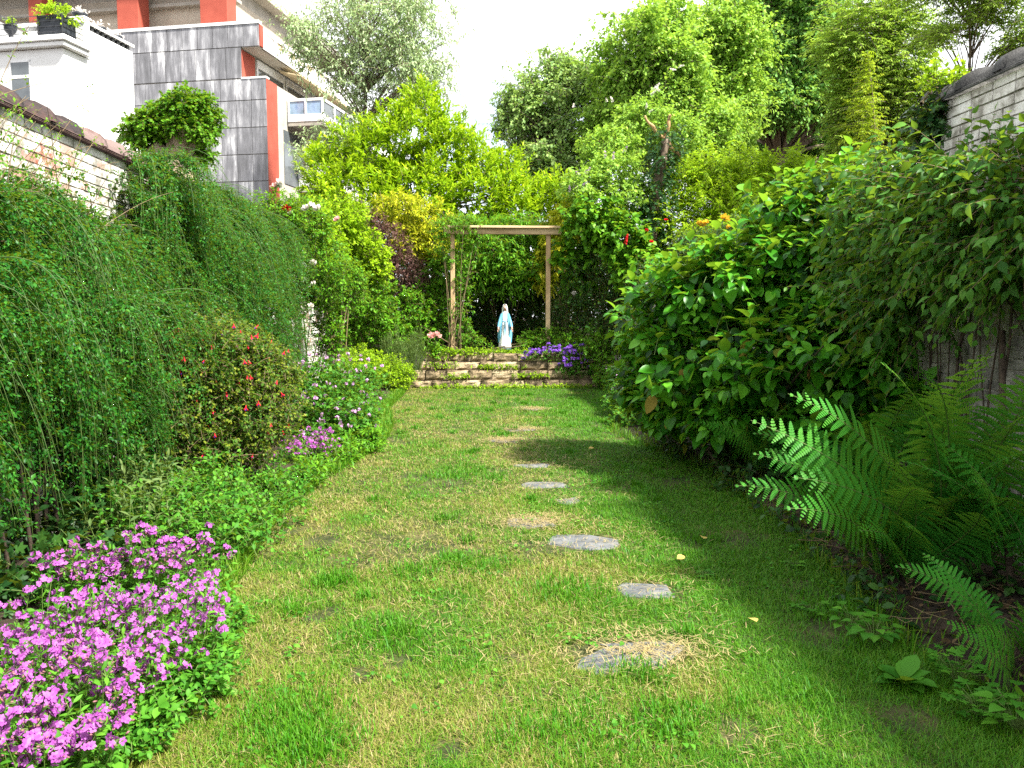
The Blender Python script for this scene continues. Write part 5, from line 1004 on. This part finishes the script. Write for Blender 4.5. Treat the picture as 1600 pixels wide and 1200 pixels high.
# --- right border ----------------------------------------------------------
def broad_shrub():
    rng = np.random.default_rng(110); root = thing('broad_leaved_shrub', 'huge glossy broad leaved green shrub bulging over the lawn on the right', 'shrub', (2.95, 8.3, .06))
    B = np.array([bl(1150, 430, 8.0, 110, 75, .9), bl(1060, 480, 8.4, 80, 70, .8), bl(1080, 560, 8.2, 85, 70, .8), bl(1190, 560, 7.4, 110, 90, .8), bl(1290, 400, 7.4, 110, 90, .8), bl(1250, 330, 7.8, 80, 60, .7), bl(1320, 310, 7.4, 70, 60, .6), bl(1360, 420, 6.8, 80, 80, .6), bl(1150, 640, 7.6, 70, 45, .6), bl(1300, 540, 6.8, 90, 80, .6), bl(1010, 520, 9, 40, 50, .6), bl(1390, 300, 7.0, 50, 50, .5), bl(1060, 630, 8.6, 60, 50, .6), bl(1000, 590, 9.2, 36, 50, .5), bl(1390, 560, 6.4, 70, 80, .4), bl(1290, 660, 6.9, 80, 50, .5), bl(1430, 640, 6.0, 50, 50, .3)])
    p, o = blob_pts(rng, B, 1500, (.45, 1.06), .3, .35, .12); d = o * .7 + rng.normal(0, .35, o.shape); d[:, 2] += .65; d = nrm(d); L = rng.uniform(.22, .42, len(p))
    (lp, la, ln, ls, lt), path = shoots(rng, p - d * L[:, None] * .7, d, L, 8, .165 * rng.uniform(.65, 1.25, (len(p), 1)), 'opp', ang=1.05, droop=.3, grav=.12, nup=.9, jit=.25, t0=.25, tipsize=.75)
    g = Geo(); old = (rng.random(len(lp)) < .03) & (lt < .6); g.leaves(T_BIG, lp[~old], la[~old], ln[~old], ls[~old], 0, lt[~old] ** 2, ls[~old] * rng.uniform(.68, 1.0, (~old).sum())); g.leaves(T_BIG, lp[old], la[old] - (0, 0, .6), ln[old], ls[old], 2, rng.random(old.sum()), ls[old] * .75); g.tubes(path, np.linspace(1, .5, 5) * .004, 5, 1); g.build('foliage', [G['hydrangea'], M['green_stem'], G['old']], root)
    gs = Geo(); P = []
    for k in range(30):
        b = B[k % len(B)]; e = b[:3] + rng.normal(0, .4, 3) * b[3:]; s0 = np.array((2.95 + rng.normal(0, .25), 8.2 + rng.normal(0, .6), 0)); P.append(bez(s0, (s0 + e) / 2 + (rng.normal(0, .1), rng.normal(0, .1), .25), e, 10))
    gs.tubes(np.array(P), np.linspace(.02, .006, 10), 6); gs.build('stems', M['dark_stem'], root)
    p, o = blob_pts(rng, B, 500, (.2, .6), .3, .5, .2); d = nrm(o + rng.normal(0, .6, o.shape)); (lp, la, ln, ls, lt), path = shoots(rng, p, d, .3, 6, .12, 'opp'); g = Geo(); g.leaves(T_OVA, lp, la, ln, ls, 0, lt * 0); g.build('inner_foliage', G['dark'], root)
broad_shrub()
def creeper():
    rng = np.random.default_rng(111); root = thing('wall_creeper', 'creeper with drooping pointed leaves spread over the right hand wall', 'climbing plant', (3.35, 5.6, .06))
    B = np.array([bl(1560, 325, 4.9, 76, 48, .45), bl(1500, 330, 5.3, 70, 60, .5), bl(1590, 370, 4.6, 50, 48, .4), bl(1470, 390, 5.7, 60, 60, .5), bl(1540, 395, 5.0, 50, 34, .4), bl(1440, 330, 6.2, 50, 60, .5), bl(1420, 470, 6.1, 60, 60, .4), bl(1590, 300, 4.6, 36, 36, .35)])
    B[:, 0] = np.minimum(B[:, 0], 3.42 - .3 * B[:, 3])
    p, o = blob_pts(rng, B, 1000, (.4, 1.12), .45, .4, 1.5); d = o * .6 + rng.normal(0, .45, o.shape); d[:, 0] -= .3; d = nrm(d)
    k = p[:, 0] < 3.44; p, d = p[k], d[k]
    (lp, la, ln, ls, lt), path = shoots(rng, p, d, rng.uniform(.2, .5, len(p)), 10, .085 * rng.uniform(.65, 1.3, (len(p), 1)), 'alt', ang=1.0, droop=.35, grav=.22, nup=.7, jit=.5); g = Geo(); g.leaves(T_PTD, lp, la, ln, ls, 0, lt ** 2); g.tubes(path, np.linspace(1, .4, 5) * .003, 3, 1); g.build('foliage', [G['creeper'], M['twig']], root)
    gs = Geo(); P = []
    for k in range(20):
        y = rng.uniform(4.3, 5.9); P.append(bez((3.42 + rng.normal(0, .02), y, 0), (3.43, y + rng.normal(0, .25), 1.1), (3.43, y + rng.normal(0, .35), rng.uniform(1.8, 2.5)), 10) + rng.normal(0, .012, (10, 3)))
    gs.tubes(np.array(P), np.linspace(1, .5, 10)[None] * rng.uniform(.005, .015, (20, 1)), 6); gs.tubes(bez((2.9, 4.0, 0), (3.2, 4.6, .9), (3.45, 5.0, 1.5), 10)[None], np.full((1, 10), .02), 7); gs.build('stems', M['dark_stem'], root)
creeper()
plant('wall_ivy', 'dark glossy ivy hanging down the end of the high right hand wall', 'ivy', [(3.52, 5.98, 2.75, .16, .2, .38), (3.5, 5.95, 3.1, .16, .2, .18), (3.5, 6.0, 2.3, .2, .2, .3)], G['ivy'], T_LOB, .075, 330, .2, 7, seed=112, droop=.7, up=-.2, base=(3.5, 6.0, 1.6), nstem=6, zmin=1.5, stem_mat='dark_stem')
plant('wall_sprig', 'sunlit lime green sprig growing on the ridge tiles at the right wall end', 'climbing plant', [(3.5, 5.95, 3.38, .2, .2, .1)], G['lime'], T_LOB, .055, 45, .2, 6, seed=113, base=(3.5, 5.95, 3.2), nstem=2, zmin=3.2)

def frond_mesh(seed, L=1.1, npin=30, arch=1.15, el0=1.35, wmax=.17):
    """a fern frond: arching midrib with tapering pinnae, each cut into small lobes"""
    rng = np.random.default_rng(seed); s = np.linspace(0, 1, 26); ang = el0 - (el0 + .15) * arch * .62 * s ** 1.5; ds = L / 25
    x = np.concatenate(([0], np.cumsum(np.cos(ang[:-1]) * ds))); z = np.concatenate(([0], np.cumsum(np.sin(ang[:-1]) * ds))); side = .10 * np.sin(s * 2.2 + rng.uniform(-.5, .5)) * rng.normal()
    C = np.stack((x, side, z), -1); g = Geo(); g.tubes(C, np.linspace(.0055, .0012, 26), 5, 1)
    sp = np.linspace(.16, .985, npin); k = sp * 25; i = np.minimum(k.astype(int), 24); f = (k - i)[:, None]; base = C[i] * (1 - f) + C[i + 1] * f; T_ = nrm(C[i + 1] - C[i]); Bn = np.tile((0, 1.0, 0), (npin, 1)); Nn = nrm(np.cross(T_, Bn))
    u = (sp - .16) / .825; pl = wmax * np.minimum(1, (u + .25) * 2.4) * (1 - u ** 1.8) ** .8 + .008
    for sg in (-1, 1):
        for j in range(npin):
            if rng.random() < .04: continue
            l = pl[j] * rng.uniform(.92, 1.06); d = nrm(T_[j] * (.28 + .35 * u[j]) + Bn[j] * sg - Nn[j] * (-.05 + rng.normal(0, .05))); nl = max(4, int(l / .0115)); q = np.linspace(.02, .97, nl)
            dn = -abs(rng.normal(.2, .14)); P = base[j] + d * (q * l)[:, None] + np.array((0, 0, dn))[None] * (q ** 2 * l)[:, None]; e1 = nrm(np.cross(d, Nn[j])); ll = .019 * (1 - q ** 1.6) ** .7 * (pl[j] / wmax) ** .35 + .003
            t = np.full(nl, u[j] * .5 + rng.uniform(0, .25))
            for s2 in (-1, 1):
                ax = e1 * s2 + d * .45 - Nn[j] * -.12; g.leaves(T_LOBE, P, np.tile(ax, (nl, 1)), np.tile(Nn[j] * (1 if Nn[j][2] > 0 else -1), (nl, 1)), ll, 0, t, np.full(nl, .0135))
    return g.mesh('frond', [G['fern'], M['green_stem']])
T_LOBE = (np.array([(0, -.42, 0), (0, .42, 0), (.72, .34, .02), (1, .05, -.03), (.7, -.32, .02)], float), [np.array([(0, 1, 2, 3, 4)])])
FR = [frond_mesh(200 + k, L=l, arch=a, el0=e, wmax=w_ * 1.15, npin=n_) for k, (l, a, e, w_, n_) in enumerate(((1.25, .9, 1.42, .19, 25), (1.15, 1.2, 1.3, .19, 24), (1.05, 1.35, 1.15, .18, 22), (1.2, 1.0, 1.4, .2, 25), (.95, 1.3, 1.05, .17, 21), (1.1, 1.1, 1.25, .19, 23)))]
def fern(label, x, y, fr, seed, sc=1.0):
    """fr: list of (variant, azimuth deg, scale)"""
    rng = np.random.default_rng(seed); root = thing('fern', label, 'fern', (x, y, .07), 'ferns along the right border')
    for v, az, s in fr:
        o = put(FR[v], 'frond', root, (x + .03 * math.cos(math.radians(az)), y + .03 * math.sin(math.radians(az)), .07), (.65 * math.cos(math.radians(az)) + rng.normal(0, .18), rng.normal(0, .1), math.radians(az)), s * sc)
    g = Geo(); P = [bez((x + rng.normal(0, .03), y + rng.normal(0, .03), .02), (x, y, .08), (x + rng.normal(0, .07), y + rng.normal(0, .07), .16), 5) for _ in range(14)]; g.tubes(np.array(P), np.linspace(.012, .004, 5), 5); g.build('crown_stalks', M['dark_stem'], root)
def ring(n, a0, rng, s0=.8, s1=1.1): return [(int(rng.integers(6)), a0 + 360 * k / n + rng.normal(0, 12), rng.uniform(s0, s1)) for k in range(n)]
rf = np.random.default_rng(120)
fern('tallest fern with fresh lime upright fronds, standing at the right wall', 2.85, 4.6, [(0, 250, 1.0), (0, 285, 1.05), (3, 215, 1.1), (0, 180, 1.12), (3, 100, 1.05), (1, 235, 1.1), (1, 200, 1.05), (1, 300, .9), (0, 135, 1.1), (2, 320, .9), (3, 265, 1.12), (2, 165, 1.1), (5, 225, 1.15), (4, 245, 1.0), (5, 275, 1.0), (0, 230, 1.1), (3, 150, 1.1)], 121, 1.18)
fern('wide low fern reaching out over the lawn with a pale frond tip', 2.5, 4.6, [(2, 180, 1.15), (2, 165, 1.1), (4, 205, 1.1), (1, 150, 1.0), (4, 225, 1.05), (2, 250, 1.0), (1, 120, .95), (2, 280, .9), (4, 172, 1.05), (5, 210, 1.0), (5, 240, .95), (4, 260, .9)], 122)
fern('spreading fern farther along, in front of the broad leaved shrub', 3.05, 5.8, [(2, 180, .95), (1, 205, 1.1), (2, 160, 1.1), (5, 230, 1.1), (4, 140, 1.0), (1, 255, 1.1), (4, 190, 1.1), (5, 110, .9), (2, 215, 1.1), (0, 240, 1.0), (5, 270, 1.0), (3, 225, .9)], 123)
fern('dark fern right under the broad leaved shrub, half lost in shade', 2.8, 7.2, ring(11, 10, rf, .75, .95), 124)
fern('cut off fern at the right picture edge, close to the camera', 2.45, 3.35, [(4, 180, .62), (2, 150, .66), (1, 200, .6), (4, 110, .6), (2, 230, .55), (5, 165, .7), (4, 215, .62)], 125)
fern('fern against the wall at the right picture edge, behind the near cut off one', 3.05, 3.9, [(0, 180, .95), (1, 150, .95), (3, 210, .9), (2, 240, .9), (0, 120, .9), (4, 190, .9), (5, 225, .95), (1, 255, .9)], 126)
plant('undergrowth', 'dim low leafy plants and litter on the soil beneath the ferns', 'ground cover', [(2.6, 4.2, .06, .5, .8, .14), (2.7, 5.6, .08, .5, .9, .2), (2.8, 7.2, .1, .5, .9, .3), (2.7, 9.2, .12, .6, 1.2, .3), (2.9, 3.2, .06, .4, .5, .16)], G['dark'], T_OVA, .07, 620, .2, 7, seed=141, up=.5, nstem=0, stem_mat='dark_stem', base=(2.7, 5.5, .05))

def scatter_litter():
    rng = np.random.default_rng(142); m_l = leaf_mat('dead_leaf', [(.02, .013, .008), (.06, .04, .02), (.16, .11, .06)], .1, .8, .2, yel=(.2, .12, .05)); g = Geo()
    n = 1500; y = rng.uniform(2.5, 9.5, n); x = rx(y) + np.abs(rng.normal(.3, .45, n)) + .08; k = x < 3.45; x, y = x[k], y[k]; n = len(x)
    ax = rng.normal(0, 1, (n, 3)) * (1, 1, .25); nm = rng.normal(0, .35, (n, 3)) + (0, 0, 1); g.leaves(T_OVA, np.stack((x, y, .07 + .05 * np.sin(np.clip((x - rx(y)) / (3.5 - rx(y)), 0, 1) * PI)), -1), ax, nm, rng.uniform(.02, .05, n), 0, rng.random(n))
    n = 420; y = rng.uniform(2.5, 8.5, n); x = rx(y) + rng.uniform(0, 1.2, n); k = x < 3.4; x, y = x[k], y[k]; n = len(x); a = rng.uniform(0, 6.28, n); L = rng.uniform(.06, .28, n); d = np.stack((np.cos(a), np.sin(a), rng.normal(0, .12, n)), -1); b = np.stack((x, y, np.full(n, .12)), -1)
    g.tubes(np.stack((b - d * L[:, None] / 2, b + rng.normal(0, .01, (n, 3)), b + d * L[:, None] / 2), 1), np.full(3, .0025), 4, 1)
    o = g.build('leaf_litter', [m_l, M['twig']]); o['kind'] = 'stuff'; o['label'] = 'dead leaves and twigs lying on the dark soil under the ferns'
    rng = np.random.default_rng(143); g = Geo(); n = 2400; c = rng.integers(0, 150, n); cy = rng.uniform(2.6, 14, 150); cx = rng.uniform(lx(cy), rx(cy)) ; x = cx[c] + rng.normal(0, .06, n); y = cy[c] + rng.normal(0, .06, n); k = (x > lx(y)) & (x < rx(y)); x, y = x[k], y[k]; n = len(x)
    a = rng.uniform(0, 6.28, n); g.leaves(T_HRT, np.stack((x, y, rng.uniform(.03, .055, n)), -1), np.stack((np.cos(a), np.sin(a), rng.normal(0, .2, n)), -1), rng.normal(0, .3, (n, 3)) + (0, 0, 1), rng.uniform(.014, .03, n), 0, rng.random(n)); o = g.build('lawn_clover', G['herb']); o['kind'] = 'stuff'; o['label'] = 'small clover and weed leaves scattered through the lawn grass'
scatter_litter()

# low weeds along the right edge of the lawn
def rosette(label, x, y, n, size, T, mat, seed, el=.5, cat='weed', up=.0, stalk=.0):
    rng = np.random.default_rng(seed); root = thing('leafy_weed', label, cat, (x, y, .015), 'low weeds along the right border'); g = Geo(); a = np.arange(n) * 2.399; e = rng.normal(el, .2, n)
    ax = np.stack((np.cos(a) * np.cos(e), np.sin(a) * np.cos(e), np.sin(e)), -1); b = np.tile((x, y, .02), (n, 1)) + ax * np.linspace(.0, .02, n)[:, None]
    if stalk: tip = b + ax * stalk * rng.uniform(.5, 1.1, n)[:, None] + (0, 0, up); g.tubes(np.stack((b, (b + tip) / 2 + (0, 0, .02), tip), 1), np.full(3, .0015), 4, 1); b = tip; ax = ax * (1, 1, .1)
    nn = -ax * .3; nn[:, 2] += 1; g.leaves(T, b, ax, nn, size * rng.uniform(.6, 1.1, n), 0, rng.random(n)); g.build('leaves', [mat, M['green_stem']], root)
for (px, py, n, sz, T, mt, el, st, lab) in ((1412, 1075, 15, .12, T_OVA, G['herb'], .6, 0, 'broad leaved rosette weed with one yellowing leaf near the right front corner'), (1495, 1078, 26, .055, T_LOB, G['herb'], .9, .12, 'trefoil leaved weed just right of the broad rosette'),
        (1365, 1010, 18, .06, T_HRT, G['herb'], .8, .1, 'round leaved weed on bare soil behind the broad rosette'), (1270, 962, 9, .06, T_LOB, G['herb'], .5, .05, 'small pale weed alone in the shaded grass near the ferns'), (1330, 985, 12, .05, T_HRT, G['herb'], .7, .08, 'tiny round leaved weed beside the shaded lawn edge'),
        (1450, 1000, 14, .14, T_LAN, G['dark'], .5, 0, 'dark narrow leaved weed lying on the soil under the ferns'), (1530, 1130, 26, .055, T_LOB, G['herb'], .8, .1, 'low green weed at the right picture edge below the cut off fern'), (1590, 1150, 22, .06, T_HRT, G['herb'], .9, .12, 'clump of rounded leaves in the bottom right corner'), (1100, 905, 8, .05, T_LOB, G['herb'], .4, .03, 'little plantain weed in the lawn right of the stepping stones'), (1240, 890, 9, .05, T_LOB, G['herb'], .5, .04, 'little weed sprouting under the pale fern tip')):
    p = gp(px, py); rosette(lab, p[0], p[1], int(n * 1.2), sz * 1.2, T, mt, px, el, stalk=st * 1.2)
# a few fallen leaves
m_fl = leaf_mat('fallen_leaf', [(.35, .24, .06), (.5, .38, .1), (.55, .45, .2)], .2, .6, .2)
for px, py, lab in ((928, 707, 'yellow fallen leaf far up the lawn on the right'), (1098, 850, 'tan fallen leaf on the shaded grass left of the pale fern tip'), (1070, 882, 'orange brown fallen leaf beside the sunken dark stepping stone'), (1182, 988, 'pale fallen leaf on the worn grass below the ferns')):
    p = gp(px, py); g = Geo(); r_ = np.random.default_rng(px); g.leaves(T_OVA, np.array([(0, 0, .055)]), np.array([(r_.normal(), r_.normal(), .15)]), np.array([(.2, -.3, 1.0)]), .065, 0, .5, .09); o = g.build('fallen_leaf', m_fl, loc=(p[0], p[1], 0)); o['label'] = lab; o['category'] = 'leaf'; o['group'] = 'fallen leaves on the lawn'

# terrace plants on the white house
def terrace():
    p = whloc(-.75, .05, WHZ); root = thing('planter_box', 'large dark planter box full of green leaves on the terrace corner', 'planter', p, rotz=ROT)
    g = Geo(); g.box((0, 0, .003), (.72, .5, .56), 0, 0, None, .015); g.box((-.02, -.02, .52), (.74, .52, .58), 0, 0, None, .01); g.build('box', M['planter'], root, smooth=False, loc=(0, 0, 0))
    rng = np.random.default_rng(130); B = np.array([(.35, .25, .68, .42, .28, .22), (.15, .2, .72, .2, .2, .2), (.62, .22, .6, .22, .2, .2)]); q, o = blob_pts(rng, B, 160, (.3, 1.1), .3, .8); d = nrm(o + rng.normal(0, .5, o.shape)); (lp, la, ln, ls, lt), pt = shoots(rng, q, d, .2, 8, .07); g = Geo(); g.leaves(T_OVA, lp, la, ln, ls, 0, lt); g.build('foliage', G['lime'], root, loc=(0, 0, 0))
    p = whloc(-1.75, .25, WHZ); root = thing('plant_pot', 'small dark pot with a sprig on the terrace, left of the big planter', 'plant pot', p)
    g = Geo(); g.tubes(np.array([(0, 0, .22), (0, 0, .3), (0, 0, .38), (0, 0, .44), (0, 0, .45)]), np.array((.05, .13, .16, .15, .18)), 14, cap=True); g.tubes(np.array([(0, 0, .003), (0, 0, .06), (0, 0, .22)]), np.array((.12, .05, .05)), 10, cap=True); g.build('pot', M['planter'], root, loc=(0, 0, 0))
    q = np.tile((0, 0, .45), (16, 1)).astype(float); (lp, la, ln, ls, lt), pt = shoots(rng, q, rng.normal(0, .35, (16, 3)) + (0, 0, 1), .3, 7, .08); g = Geo(); g.leaves(T_OVA, lp, la, ln, ls, 0, lt); g.build('foliage', G['lime'], root, loc=(0, 0, 0))
    for k, (y, lab) in enumerate(((1.0, 'white flowered bowl on the terrace pier of the white house'), (1.75, 'white flowered bowl midway along the terrace rail'), (2.45, 'white flowered bowl at the far end of the terrace rail'))):
        zt = WHP + .11 if k == 0 else WHP; p = whloc(-.25, y, zt); root = thing('flower_bowl', lab, 'plant pot', p, 'flower bowls on the terrace rail'); g = Geo(); g.tubes(np.array([(0, 0, .003), (0, 0, .06), (0, 0, .12)]), np.array((.1, .18, .2)), 14, cap=True); g.build('bowl', M['planter'], root, loc=(0, 0, 0))
        g = Geo(); q = np.stack((rng.normal(0, .1, 60), rng.normal(0, .1, 60), rng.uniform(.12, .24, 60)), -1); g.leaves(T_OVA, q, rng.normal(0, 1, (60, 3)), np.tile((0, 0, 1.0), (60, 1)), .09, 0, .5); g.build('blossom', P_['white'], root, loc=(0, 0, 0))
terrace()
